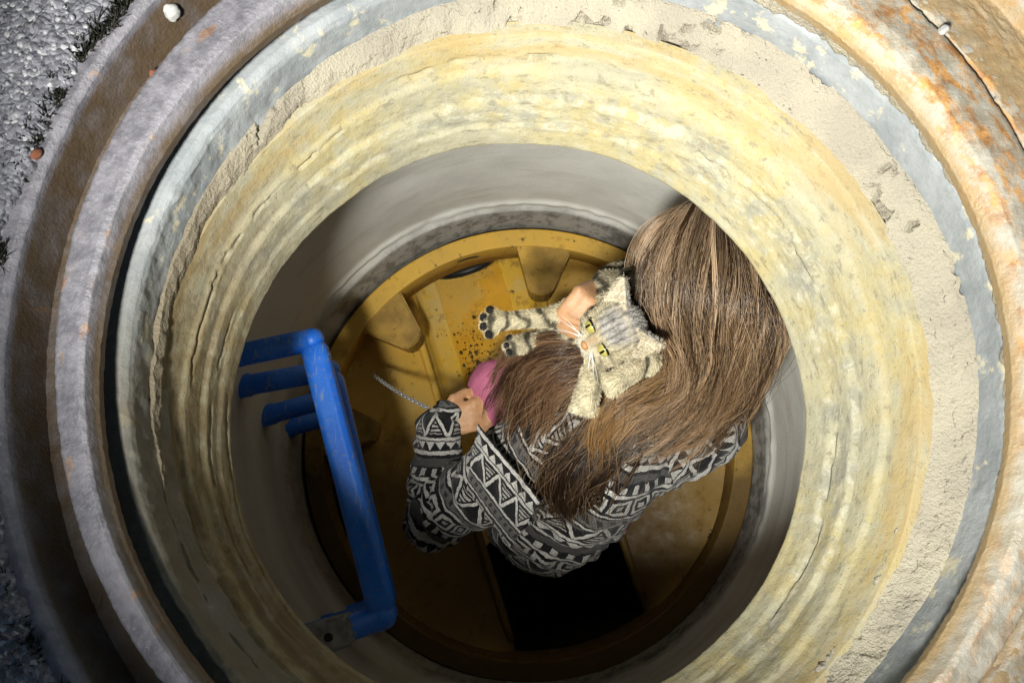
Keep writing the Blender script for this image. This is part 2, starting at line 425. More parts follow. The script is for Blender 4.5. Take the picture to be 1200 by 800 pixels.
# soil that fills round the frame under the road
tag(lathe('soil_bed', [(*FC, .70, -.045), (*FC, .575, -.02), (*FC, .575, -.09)], 200, 0, MSOIL), kind='structure')

# ---- cast iron frame
def frame_disp(x, y, z, A, S):
    P = np.stack([x, y, z], -1)
    g = fbm(P*45, 4, 11)*.0006+fbm(P*9, 3, 12)*.0010+vnoise(P*240, 5)*.0007
    right = sstep(-.15, .35, np.cos(A-.45))
    fill = np.clip((-.022-z)/.034, 0, 2.15)*right*sstep(.47, .50, np.hypot(x-FC[0]+.02, y-FC[1]))
    dirt = right*(.0018*fbm(P*80, 4, 21)+.0014*np.abs(vnoise(P*170, 22)))
    rr = np.hypot(x-.036, y-.066)
    cw = .500+.003*vnoise(np.stack([np.cos(A)*14, np.sin(A)*14, 0*A], -1), 31)
    crack = right*np.exp(-((rr-cw)/.0022)**2)*.02
    return g*.5, g+dirt+fill*.034-crack
fr = empty('manhole_frame', (0, 0, 0))
tag(fr, 'round cast iron manhole frame, grey on the left and rusty orange on the right', 'manhole frame')
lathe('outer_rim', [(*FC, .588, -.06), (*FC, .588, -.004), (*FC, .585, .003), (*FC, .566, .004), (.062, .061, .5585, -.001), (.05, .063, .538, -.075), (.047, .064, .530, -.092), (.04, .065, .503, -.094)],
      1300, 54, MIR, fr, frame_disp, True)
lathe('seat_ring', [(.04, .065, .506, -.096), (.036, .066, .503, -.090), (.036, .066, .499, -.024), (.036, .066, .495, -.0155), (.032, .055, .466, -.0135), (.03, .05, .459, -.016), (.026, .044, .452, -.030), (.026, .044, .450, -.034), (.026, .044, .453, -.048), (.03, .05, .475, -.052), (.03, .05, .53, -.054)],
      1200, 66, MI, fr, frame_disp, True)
# ---- grey adjusting ring
def az_noise(A, k, s):
    a = A[0] if A.ndim == 2 else A                    # the same all along one azimuth
    v = vnoise(np.stack([np.cos(a)*k, np.sin(a)*k, 0*a+.5], -1), s)
    return np.broadcast_to(v, A.shape)
def grey_disp(x, y, z, A, S):
    P = np.stack([x, y, z], -1); left = sstep(.1, .8, np.cos(A-R(190)))
    g = fbm(P*30, 4, 41)*.0015+fbm(P*7, 3, 42)*.003+vnoise(P*200, 44)*.0006
    return g+left*fbm(P*60, 3, 45)*.003, g*.6
tag(lathe('adjusting_ring', [(.042, .044, .53, -.075), (.043, .046, .468, -.075), (.042, .045, .461, -.080), (.042, .044, .4590, -.086), (.040, .04, .4575, -.15), (.040, .04, .4575, -.17)],
      1000, 44, MG, None, grey_disp, True), 'smooth blue-grey cement adjusting ring under the iron frame', 'adjusting ring')

# ---- mortar crust between iron frame and grey ring (right side), and the bed below it
def crust_disp(x, y, z, A, S):
    P = np.stack([x, y, z], -1); on = sstep(.12, .38, np.cos(A-R(12))+.12*az_noise(A, 9, 51))
    e = az_noise(A, 30, 52)*.004+az_noise(A, 90, 53)*.002
    n = fbm(P*60, 5, 54)*.004+fbm(P*16, 3, 55)*.004
    return (1-on)*.02+n+e, n-(1-on)*.06
tag(lathe('mortar_crust', [(.031, .041, .495, -.05), (.030, .044, .457, -.045), (.038, .044, .455, -.066), (.049, .043, .461, -.080)],
      1400, 26, MM, None, crust_disp, True), 'thin cracked tan mortar crust between the rusty frame and grey ring', 'mortar')
def mortar_disp(x, y, z, A, S):
    P = np.stack([x, y, z], -1); on = .35+.65*sstep(-.7, .3, np.cos(A-R(20)))
    n = fbm(P*70, 5, 61, .65)*.009+fbm(P*18, 3, 62)*.007
    pit = sstep(.22, .42, fbm(P*60, 3, 63))*sstep(-.05, .25, fbm(P*9, 2, 64))*.022
    e = az_noise(A, 12, 65)*.006+az_noise(A, 40, 66)*.003
    return on*(n+pit)+e*.6, -on*pit*.4+n*on*.6
tag(lathe('mortar_bed', [(.040, .042, .4620, -.124), (.040, .041, .4545, -.127), (.032, .032, .4455, -.140), (.016, .023, .4355, -.156), (.013, .019, .437, -.172), (.013, .019, .448, -.18)],
      1400, 50, MM, None, mortar_disp, True), 'rough crumbly cream mortar bed above the yellowish concrete neck', 'mortar')

# ---- concrete neck
def neck_disp(x, y, z, A, S):
    P = np.stack([x, y, z], -1)
    k = np.stack([np.cos(A)*6, np.sin(A)*6, z*90], -1)
    g = fbm(k, 4, 71)*.0007+fbm(P*10, 3, 72)*.0035+fbm(P*70, 4, 73)*.0012
    # two casting steps that wander round
    for z0, h, sd, kk in ((-.196, .004, 74, 3), (-.232, .0055, 75, 2.5), (-.268, .003, 76, 4)):
        g = g-h*sstep(-.0025, .0025, (z0+az_noise(A, kk, sd)*.006)-z)
    # long hairline cracks
    for z0, sd, c0, wd in ((-.205, 81, R(150), .55), (-.252, 82, R(195), .6), (-.178, 83, R(100), .3), (-.240, 84, R(40), .45), (-.285, 85, R(205), .5), (-.19, 86, R(215), .6), (-.262, 87, R(-20), .4)):
        zc = z0+az_noise(A, 5, sd)*.009+az_noise(A, 40, sd+20)*.002
        g = g+.013*np.exp(-((z-zc)/.0014)**2)*sstep(math.cos(wd), math.cos(wd*.55), np.cos(A-c0))*sstep(-.35, .1, az_noise(A, 22, sd+40))
    up = sstep(-.30, -.312, z)
    return g*(1-.7*up), g*0
tag(lathe('concrete_neck', [(.013, .019, .452, -.150), (.013, .019, .4345, -.152), (.012, .018, .432, -.158), (.006, .010, .418, -.205), (0, 0, .4075, -.255), (-.006, -.003, .3985, -.29), (-.010, -.005, .3935, -.306), (-.011, -.006, .3935, -.312), (-.010, -.005, .398, -.318), (0, 0, .44, -.320), (0, 0, .66, -.322)],
      1200, 150, MN, None, neck_disp, True), 'yellow-stained concrete neck ring round the opening, muddy and painted with shade on the left', 'concrete ring')

# ---- shaft wall
def shaft_disp(x, y, z, A, S):
    P = np.stack([x, y, z], -1)
    j = np.exp(-((z+1.215+az_noise(A, 5, 91)*.006)/.010)**2)*(.010+.006*az_noise(A, 22, 92))
    return fbm(P*5, 3, 93)*.004+fbm(P*40, 3, 94)*.0008-j+.004*np.exp(-((z+1.232)/.003)**2), 0*x
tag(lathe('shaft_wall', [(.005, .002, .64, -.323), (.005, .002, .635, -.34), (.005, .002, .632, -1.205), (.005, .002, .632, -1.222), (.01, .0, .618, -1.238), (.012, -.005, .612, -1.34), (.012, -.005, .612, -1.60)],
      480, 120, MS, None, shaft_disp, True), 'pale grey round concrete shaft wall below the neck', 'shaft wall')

# ================================================================== yellow plastic base
BC = np.array([.015, -.012]); ZB = -1.335
CH_L = (at(470, 330, -1.45), at(605, 780, -1.45)); CH_R = (at(615, 290, -1.45), at(765, 720, -1.45))
cdir = (CH_L[1]-CH_L[0])[:2]; cdir /= np.linalg.norm(cdir); cnor = np.array([cdir[1], -cdir[0]])
if cnor.dot((CH_R[0]-CH_L[0])[:2]) < 0: cnor = -cnor
mid = ((CH_L[0]+CH_L[1]+CH_R[0]+CH_R[1])/4)[:2]; HW = .185
base = empty('plastic_shaft_base', (BC[0], BC[1], -1.6))
tag(base, 'yellow plastic shaft base with ribs and a wet channel under the person', 'shaft base')
def bpart(name, bm, mat=MY, smooth=False, bevel=0.0):
    if bevel: bmesh.ops.bevel(bm, geom=bm.edges[:], offset=bevel, segments=2, affect='EDGES')
    bmesh.ops.translate(bm, verts=bm.verts[:], vec=(-BC[0], -BC[1], 1.6))
    return bm_obj(name, bm, mat, base, smooth)
# flange ring
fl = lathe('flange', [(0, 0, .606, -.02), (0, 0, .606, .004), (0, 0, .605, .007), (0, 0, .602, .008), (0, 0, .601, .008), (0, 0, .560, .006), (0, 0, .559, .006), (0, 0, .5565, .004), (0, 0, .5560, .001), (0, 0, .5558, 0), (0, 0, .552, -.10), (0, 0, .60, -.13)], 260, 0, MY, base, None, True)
fl.location = (0, 0, ZB+1.6)
def clip_half(n, sgn):
    """plan outline of one bench: the disc cut by the channel"""
    out = []
    for t in np.linspace(0, 2*PI, 160, endpoint=False):
        p = BC+.556*np.array([math.cos(t), math.sin(t)])
        d = (p-mid).dot(cnor)*sgn
        if d > HW: out.append(p)
    return out
for sgn in (-1, 1):
    pts = clip_half(80, sgn)
    # order from one channel corner round to the other
    key = [(p-mid).dot(cdir) for p in pts]
    ang = [math.atan2((p-BC).dot(cdir), (p-BC).dot(cnor)*sgn) for p in pts]
    arc = [p for _, p in sorted(zip(ang, pts), key=lambda q: q[0])]
    n = 14; bm = bmesh.new(); rows = []
    a, b = arc[0], arc[-1]
    for p in arc:
        t = (p-mid).dot(cdir); inn = mid+cdir*t+cnor*sgn*HW
        row = []
        for k in range(n):
            u = k/(n-1); q = inn+(p-inn)*u
            zz = -1.455+.055*u+.004*math.sin(q[0]*23+q[1]*17)
            row.append(bm.verts.new((q[0], q[1], zz)))
        rows.append(row)
    for i in range(len(rows)-1):
        for k in range(n-1): bm.faces.new((rows[i][k], rows[i][k+1], rows[i+1][k+1], rows[i+1][k]))
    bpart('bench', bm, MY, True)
    # raised bead along the channel edge
    bm = bmesh.new(); e0 = mid+cnor*sgn*(HW+.006)
    tube_bm(bm, [(*(e0+cdir*t), -1.452) for t in np.linspace(-.50, .50, 30)], .012, 10); bpart('channel_edge', bm, MY, True)
# channel trough, ending in a deep square sump
T0 = (at(655, 612, -1.45)[:2]-mid).dot(cdir); T1 = (at(685, 755, -1.45)[:2]-mid).dot(cdir)
bm = bmesh.new(); prof = [(-HW-.004, -1.452), (-HW+.004, -1.465), (-HW+.012, -1.530), (-HW+.035, -1.548), (-.08, -1.556), (0, -1.559), (.08, -1.556), (HW-.035, -1.548), (HW-.012, -1.530), (HW-.004, -1.465), (HW+.004, -1.452)]
rows = [[bm.verts.new((*(mid+cdir*t+cnor*a), z)) for a, z in prof] for t in np.linspace(-.60, T0, 40)]
for i in range(39):
    for k in range(len(prof)-1): bm.faces.new((rows[i][k], rows[i][k+1], rows[i+1][k+1], rows[i+1][k]))
bpart('channel', bm, MC, True)
bm = bmesh.new(); q4 = [(T0, -HW), (T0, HW), (T1, HW), (T1, -HW)]
tp = [bm.verts.new((*(mid+cdir*t+cnor*a), -1.452 if n_ > 1 else -1.50)) for n_, (t, a) in enumerate(q4)]; lw = [bm.verts.new((*(mid+cdir*t+cnor*a*.96), -1.95)) for t, a in q4]
for k in range(4): bm.faces.new((tp[k], tp[(k+1) % 4], lw[(k+1) % 4], lw[k]))
bm.faces.new(lw); bpart('sump', bm, MSOIL, False)
bm = bmesh.new(); rows = [[bm.verts.new((*(mid+cdir*t+cnor*a), -1.452+.05*(t-T1)/.1)) for a in np.linspace(-HW-.01, HW+.01, 6)] for t in np.linspace(T1, T1+.12, 4)]
for i in range(3):
    for k in range(5): bm.faces.new((rows[i][k], rows[i][k+1], rows[i+1][k+1], rows[i+1][k]))
bpart('end_bench', bm, MY, True)
for s_ in (-1,):                              # pipe mouth at the upper end of the channel
    bm = bmesh.new(); c = mid+cdir*s_*.545; rg = []
    for d, rr_ in ((0, .080), (0, .092), (.02*s_, .092), (.02*s_, .080), (.25*s_, .078)):
        rg.append([bm.verts.new((*(c+cdir*d+cnor*rr_*math.cos(t)), -1.440+rr_*math.sin(t)*.95)) for t in np.linspace(0, 2*PI, 40, endpoint=False)])
    for i in range(4):
        for k in range(40): bm.faces.new((rg[i][k], rg[i][(k+1) % 40], rg[i+1][(k+1) % 40], rg[i+1][k]))
    bm.faces.new(rg[-1])
    bpart('pipe_mouth', bm, MBLACK, True)
# ribs (gussets) round the flange
gm = None
for deg in (138, 85, 32, 175):
    if gm is None:
        bm = bmesh.new()
        prism(bm, [(.562, -.078), (.562, .078), (.43, .030), (.422, .020), (.42, 0), (.422, -.020), (.43, -.030)], -.115, .001, -.10)
        bmesh.ops.bevel(bm, geom=[e for e in bm.edges], offset=.006, segments=2, affect='EDGES')
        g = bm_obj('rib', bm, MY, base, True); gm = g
        for p in gm.data.polygons: p.use_smooth = p.area < .0004
    else:
        g = gm.copy(); COL.objects.link(g)
    g.location = (0, 0, ZB+1.6); g.rotation_euler = (0, 0, R(deg))
# black blocks for the dark of recessed square sockets in the benches
for (px, py, s_) in ((395, 600, .07), (845, 640, .04)):
    c = at(px, py, -1.42); bm = bmesh.new()
    bmesh.ops.create_cube(bm, size=1, matrix=Matrix.Translation((c[0], c[1], -1.405)) @ Matrix.Rotation(math.atan2(cdir[1], cdir[0]), 4, 'Z') @ Matrix.Diagonal((s_*2.3, s_*1.6, .03, 1)))
    bpart('socket_dark', bm, MBLACK, False, .006)
# water lying in the channel
s = NT('dirty_water'); s.col((.85, .72, .42)); s.rough(.03); s.spec(.6); s.set(s.b.inputs['Transmission Weight'], 1.0); s.set(s.b.inputs['IOR'], 1.33)
s.bump(s.noise(s.obj, 30, 3, .6, .6), .004, .35)
bm = bmesh.new(); rows = []
for t in np.linspace(-.59, T0, 60):
    rows.append([bm.verts.new((*(mid+cdir*t+cnor*a), -1.5515)) for a in np.linspace(-.105, .105, 12)])
for i in range(59):
    for k in range(11): bm.faces.new((rows[i][k], rows[i][k+1], rows[i+1][k+1], rows[i+1][k]))
tag(bm_obj('water', bm, s.m), kind='structure')

# ================================================================== blue step rungs
def rung(z, label, pts, bracket=False):
    c1, c2 = at(*pts[0], z), at(*pts[1], z); w1, w2 = at(*pts[2], z), at(*pts[3], z)
    o = empty('step_rung', tuple((w1+w2)/2)); off = np.array((w1+w2)/2)
    tag(o, label, 'step rung', 'blue step rungs on the left wall')
    def leg(name, w_, c_):
        d = (c_-w_); L = np.linalg.norm(d); d /= L; bm = bmesh.new()
        tube_bm(bm, [w_-off-d*.06, w_-off+d*.015, w_-off+d*.02, c_-off], [.0265, .0265, .0235, .0235], 18); return bm_obj(name, bm, MB, o)
    leg('leg', w1, c1); leg('leg', w2, c2)
    # tread: bar with rounded ends and four grip ribs along its upper face
    bm = bmesh.new(); d = c2-c1; L = np.linalg.norm(d); d /= L; sd = np.cross([0, 0, 1.0], d); up = np.array([0, 0, 1.0])
    N = 26; prof_n = 28; rings = []
    for i in range(N):
        t = i/(N-1); x_ = t*L; e = min(x_, L-x_); k = .55+.45*math.sqrt(max(0, min(1, e/.02))) if e < .02 else 1
        ring = []
        for j in range(prof_n):
            a = 2*PI*j/prof_n; ca, sa = math.cos(a), math.sin(a)
            rx = .0265*math.copysign(abs(ca)**.6, ca); rz = .0225*math.copysign(abs(sa)**.6, sa)
            if sa > .75 and .10 < t < .90: rz += .0016*(1 if (j % 2) else -1)
            ring.append(bm.verts.new(c1-off+d*(x_*1.0)+sd*rx*k+up*rz*k))
        rings.append(ring)
    for i in range(N-1):
        for j in range(prof_n): bm.faces.new((rings[i][j], rings[i][(j+1) % prof_n], rings[i+1][(j+1) % prof_n], rings[i+1][j]))
    bm.faces.new(rings[0][::-1]); bm.faces.new(rings[-1]); bm_obj('tread', bm, MB, o)
    for c in (c1, c2):
        bm = bmesh.new(); bmesh.ops.create_uvsphere(bm, u_segments=18, v_segments=12, radius=.0238, matrix=Matrix.Translation(c-off)); bm_obj('corner_cap', bm, MB, o)
    if bracket:                                   # pale wall bracket on the far leg, with a black disc for the dark of its bolt hole
        d = c2-w2; L = np.linalg.norm(d); d /= L; sd = np.cross([0, 0, 1.0], d); bm = bmesh.new()
        poly = [w2-off-d*.02+sd*.030, w2-off-d*.02-sd*.030, w2-off+d*L*.52-sd*.027, w2-off+d*L*.60, w2-off+d*L*.52+sd*.027]
        prism(bm, [(p_[0], p_[1]) for p_ in poly], poly[0][2]-.028, poly[0][2]+.027); bmesh.ops.bevel(bm, geom=bm.edges[:], offset=.004, segments=2, affect='EDGES')
        br = bm_obj('bracket', bm, MBR, o, False); q = w2-off+d*L*.22
        bm = bmesh.new(); bmesh.ops.create_cone(bm, cap_ends=True, segments=16, radius1=.008, radius2=.008, depth=.004, matrix=Matrix.Translation((q[0], q[1], q[2]+.028))); bm_obj('bolt_hole_disc', bm, MBLACK, br, False)
    return o, off, (w2, c2)
MBR = mat_simple('worn_grey_plastic', (.34, .35, .36), .7, .3, .5, 40, .002)
Z1, Z2, Z3, Z4 = -.76, -.94, -1.11, -1.26
rung(Z1, 'topmost blue plastic step rung, brightest, nearest the opening', [(366, 398), (450, 722), (262, 420), (372, 748)], True)
rung(Z2, 'second blue step rung, just below the topmost one', [(386, 434), (453, 716), (285, 452), (376, 740)])
rung(Z3, 'third blue step rung down, in half shade', [(388, 466), (452, 712), (314, 486), (384, 733)])
rung(Z4, 'lowest blue step rung, hidden mostly behind the others', [(394, 486), (450, 706), (336, 502), (392, 726)])

# ================================================================== the person
MSKIN = mat_simple('skin', (.60, .33, .17), .5, .4, .22, 70, .0012)
MHOOD = mat_hoodie()
MPINK = mat_simple('pink_cotton', (.55, .16, .27), .85, .2, .15, 90, .001)
MBOOT = mat_simple('dark_boot', (.03, .028, .03), .5, .4)
P_ = lambda *a: Vector(at(*a))
pel = P_(645, 605, -1.10); lum = P_(655, 592, -.98); che = P_(700, 545, -.86); c7 = P_(745, 490, -.755)
neck = P_(775, 450, -.705); head = P_(826, 365, -.61)
lsh = P_(640, 515, -.80); rsh = P_(822, 497, -.83)
lel = P_(512, 605, -1.04); lwr = P_(513, 502, -1.00); lha = P_(540, 484, -.99)
rel_ = P_(850, 425, -1.02); rwr = P_(728, 332, -.67); rha = P_(706, 340, -.560)
lhip = P_(622, 585, -1.14); rhip = P_(700, 585, -1.12)
lkn = P_(580, 452, -1.03); rkn = P_(730, 410, -1.06); lan = P_(598, 560, -1.36); ran = P_(735, 545, -1.36)
fwd = Vector((-.30, .55, -.78)).normalized()          # where the face points
hup = (head-neck).normalized(); hsd = fwd.cross(hup).normalized(); fwd = hup.cross(hsd).normalized()
person = empty('person', (pel.x, pel.y, -1.40))
tag(person, 'crouching person with long brown hair, black and white patterned hoodie, holding a cat', 'person')
POFF = Vector((pel.x, pel.y, -1.40))
def pchild(name, me, mat, smooth=True):
    me.transform(Matrix.Translation(-POFF)); return new_obj(name, me, mat, person, smooth)
def hand_caps(wr, palm, dirs, lens, side, nrm, rf=.0085, curl=.7, thumb=1):
    """palm plus five fingers; side = across the knuckles, dirs = pointing direction, nrm = back of the hand"""
    caps = []; d0 = (palm-wr).normalized()
    for k in range(4):
        off = side*(k-1.5)*.019
        caps.append((wr+side*(k-1.5)*.010, .017, palm+off+dirs*.03, .012))
        p = palm+off+dirs*.035; d = dirs.copy(); L = lens[k]
        for j, fl_ in enumerate((.45, .32, .27)):
            d = (d*math.cos(curl*(.5+.35*j))-nrm*math.sin(curl*(.5+.35*j))).normalized()
            q = p+d*L*fl_; caps.append((p, rf*(1.08-.08*j), q, rf*(1-.1*j))); p = q
    tb = palm-dirs*.02+side*thumb*.03; t1 = tb+(side*thumb*.6+dirs*.7-nrm*.3).normalized()*.035; t2 = t1+(dirs*.9-nrm*.5+side*thumb*.1).normalized()*.028
    caps += [(wr, .018, tb, .014), (tb, .0125, t1, .0105), (t1, .0105, t2, .009)]
    return caps
caps = [(pel, .10, lum, .10), (lum, .10, che, .105), (che, .105, c7, .07), (c7, .055, neck, .05), (neck, .048, head-hup*.05, .05),
        (c7, .06, lsh, .055), (c7, .06, rsh, .055), (lsh, .05, lel, .04), (lel, .038, lwr, .026), (rsh, .05, rel_, .04), (rel_, .038, rwr, .026),
        (pel, .1, lhip, .095), (pel, .1, rhip, .095), (lhip, .085, lkn, .058), (rhip, .085, rkn, .058), (lkn, .055, lan, .038), (rkn, .055, ran, .038),
        (lan, .036, lan+Vector((-.02, .14, -.03)), .03), (ran, .036, ran+Vector((.02, .14, -.03)), .03),
        (head+fwd*.088-hup*.005, .011, head+fwd*.104-hup*.028, .012),                               # nose
        (head+fwd*.075-hup*.062-hsd*.015, .012, head+fwd*.075-hup*.062+hsd*.015, .012),           # mouth
        (head+fwd*.068-hup*.092, .018, head+fwd*.05-hup*.085, .03)]                                # chin
caps += [(head+hsd*sg*.074-fwd*.005+hup*.012, .010, head+hsd*sg*.076-fwd*.012-hup*.02, .008) for sg in (-1, 1)]   # ears
def frame3(a, b, c, ra, rb, rc): return [[a[i]*ra, b[i]*rb, c[i]*rc] for i in range(3)]
ells = [(head, frame3(hsd, fwd, hup, .074, .092, .108))]
rd = (P_(680, 368, -.572)-rha).normalized(); rs = (P_(672, 330, -.60)-P_(700, 352, -.60)).normalized(); rn = Vector((0, 0, 1)); rs = (rs-rd*rs.dot(rd)).normalized()
caps += hand_caps(rwr, rha+Vector((0, 0, .006)), rd, [.060, .066, .070, .062], rs, rn, .0098, .34, -1)
ld = (P_(566, 487, -1.0)-lha).normalized(); ls = Vector((-ld.y, ld.x, 0)).normalized(); ln = Vector((0, 0, 1))
caps += hand_caps(lwr, lha, ld, [.062, .075, .07, .064], ls, ln, .0088, .55, 1)
me = blob('body', caps, .0055, 2, ells); pchild('body', me, MSKIN)
# eyes under the hair
for sg in (-1, 1):
    bm = bmesh.new(); bmesh.ops.create_uvsphere(bm, u_segments=14, v_segments=10, radius=.0125, matrix=Matrix.Translation(head+fwd*.079+hsd*sg*.031+hup*.005-POFF))
    bm_obj('eye', bm, mat_simple('eye_white', (.75, .72, .68), .2) if sg < 0 else bpy.data.materials['eye_white'], person)
# leggings and boots
lcaps = [(pel, .10, lhip, .088), (pel, .108, rhip, .102), (lhip, .084, lkn, .064), (rhip, .094, rkn, .066), (lkn, .064, lan+Vector((0, 0, .06)), .048), (rkn, .064, ran+Vector((0, 0, .06)), .048)]
me = blob('leggings', lcaps, .006, 6); V = verts_np(me); N = norms_np(me)
V += N*(fbm(V*16, 3, 120)*.006+fbm(V*45, 2, 121)*.002)[:, None]; set_verts(me, V); pchild('leggings', me, MPINK)
for a_, nm in ((lan, .02), (ran, -.02)):
    me = blob('boot', [(a_+Vector((0, 0, .07)), .052, a_, .05), (a_, .05, a_+Vector((-nm, .15, -.03)), .045)], .006, 5); pchild('boot', me, MBOOT)

# hoodie: one garment, sleeves and all, with folds
bones = [('torso', pel+Vector((-.01, -.01, .0)), c7, .135, .10), ('uarm_l', lsh, lel, .082, .080), ('farm_l', lel, lwr, .078, .047),
         ('uarm_r', rsh, rel_, .085, .074), ('farm_r', rel_, rwr-(rwr-rel_).normalized()*.03, .072, .045), ('shl', c7, lsh, .085, .082), ('shr', c7, rsh, .09, .085)]
hc = [(pel+Vector((-.015, -.005, -.03)), .135, lum, .142), (lum, .142, che, .14), (che, .14, c7, .092), (lum+Vector((-.05, .02, 0)), .11, lsh+Vector((0, -.05, -.03)), .09),
      (che, .12, lsh, .086), (che, .12, rsh, .09), (c7, .09, lsh, .084), (c7, .09, rsh, .088)]
for n_, a_, b_, r0, r1 in bones[1:5]: hc.append((a_, r0, b_, r1))
hc.append((lwr-(lwr-lel).normalized()*.035, .056, lwr+(lha-lwr)*.30, .046))
me = blob('hoodie', hc, .0042, 5)
V = verts_np(me); N = norms_np(me)
def bone_coords(V):
    best = None; U = np.zeros(len(V)); W = np.zeros(len(V)); ID = np.zeros(len(V), int)
    for k, (n_, a_, b_, r0, r1) in enumerate(bones):
        a = np.array(a_); d = np.array(b_)-a; L = np.linalg.norm(d); d /= L
        t = (V-a)@d; tc = np.clip(t, 0, L); q = V-a-tc[:, None]*d; dist = np.linalg.norm(q, axis=1)-(r0+(r1-r0)*tc/L)
        e1 = np.cross(d, [0, 0, 1.0] if abs(d[2]) < .9 else [0, 1.0, 0]); e1 /= np.linalg.norm(e1); e2 = np.cross(d, e1)
        ang = np.arctan2(q@e1, q@-e2); rr_ = .5*(r0+r1)
        if best is None: sel = np.ones(len(V), bool); best = dist
        else: sel = dist < best-.002; best = np.where(sel, dist, best)
        off = (0, .05, .03, .02, .08, .10, .12)[k]
        U[sel] = (t+off)[sel]; W[sel] = (ang*rr_)[sel]; ID[sel] = k
    return U, W, ID
U, W, ID = bone_coords(V)
# folds: diagonal creases round the sleeves, slack waves on the back
fold = np.zeros(len(V))
sl = np.isin(ID, (1, 2, 3, 4))
fold += np.where(sl, .020*(np.abs(vnoise(np.stack([U*26+W*10, W*6, ID*7.0], -1), 131))-.30)+.006*vnoise(np.stack([U*70, W*16, ID*3.0], -1), 132), 0)
fold += np.where(~sl, .026*(np.abs(fbm(np.stack([V[:, 0]*9+V[:, 1]*5, V[:, 1]*13, V[:, 2]*10], -1), 2, 133))-.2)+.004*fbm(V*38, 2, 134), 0)
V += N*fold[:, None]; set_verts(me, V)
uvl = me.uv_layers.new(name='UVMap'); li = np.empty(len(me.loops), np.int32); me.loops.foreach_get('vertex_index', li)
ls_ = np.empty(len(me.polygons), np.int32); lt_ = np.empty(len(me.polygons), np.int32); me.polygons.foreach_get('loop_start', ls_); me.polygons.foreach_get('loop_total', lt_)
# give every face the coordinates of one bone so that seams stay sharp
faceof = np.repeat(np.arange(len(ls_)), lt_); first = li[ls_]; fid = ID[first]
uvA = np.zeros((len(bones), len(V), 2))
for k, (n_, a_, b_, r0, r1) in enumerate(bones):
    a = np.array(a_); d = np.array(b_)-a; d /= np.linalg.norm(d)
    e1 = np.cross(d, [0, 0, 1.0] if abs(d[2]) < .9 else [0, 1.0, 0]); e1 /= np.linalg.norm(e1); e2 = np.cross(d, e1)
    q = V-a; uvA[k, :, 0] = q@d+(0, .05, .03, .02, .08, .10, .12)[k]; uvA[k, :, 1] = np.arctan2(q@e1, q@-e2)*.5*(r0+r1)
uv = uvA[fid[faceof], li]; uv[:, 0] += 1.0
uvl.data.foreach_set('uv', uv.astype(np.float32).ravel())
pchild('hoodie', me, MHOOD)
# hood lying folded on the back, and the knit cuff
def cloth_patch(name, corners, nu, nv, thick, su, sv, seed, mat):
    c = [np.array(x) for x in corners]; bm = bmesh.new(); lay = bm.loops.layers.uv.new('UVMap'); g = []; uvs = {}
    for top in (1, 0):
        gg = []
        for i in range(nu):
            row = []
            for j in range(nv):
                u = i/(nu-1); v = j/(nv-1)
                p = (c[0]*(1-u)+c[1]*u)*(1-v)+(c[3]*(1-u)+c[2]*u)*v
                e = min(u, 1-u, v, 1-v); h = thick*(1-math.exp(-e*14))
                f_ = .004*math.sin(u*5+v*9+seed)+.003*math.sin(v*17-u*6)
                p = p+np.array([0, -.15, 1.0])*(h*(1 if top else -1)+f_)
                vv = bm.verts.new(p); row.append(vv); uvs[vv] = (u*su, v*sv)
            gg.append(row)
        g.append(gg)
    for top in (0, 1):
        for i in range(nu-1):
            for j in range(nv-1):
                f4 = (g[top][i][j], g[top][i+1][j], g[top][i+1][j+1], g[top][i][j+1]); bm.faces.new(f4 if top == 0 else f4[::-1])
    bd = [(i, 0) for i in range(nu)]+[(nu-1, j) for j in range(1, nv)]+[(i, nv-1) for i in range(nu-2, -1, -1)]+[(0, j) for j in range(nv-2, 0, -1)]
    for k in range(len(bd)):
        a, b = bd[k], bd[(k+1) % len(bd)]
        bm.faces.new((g[0][b[0]][b[1]], g[0][a[0]][a[1]], g[1][a[0]][a[1]], g[1][b[0]][b[1]]))
    for f in bm.faces:
        for l in f.loops: l[lay].uv = uvs[l.vert]
    bmesh.ops.recalc_face_normals(bm, faces=bm.faces[:])
    me = bpy.data.meshes.new(name); bm.to_mesh(me); bm.free(); return me
zz = -.775
me = cloth_patch('hood', [P_(560, 496, -.745), P_(546, 572, -.80), P_(598, 643, -.82), P_(634, 586, -.705)], 30, 34, .014, .155, .22, 5, MHOOD)
pchild('hood', me, MHOOD)

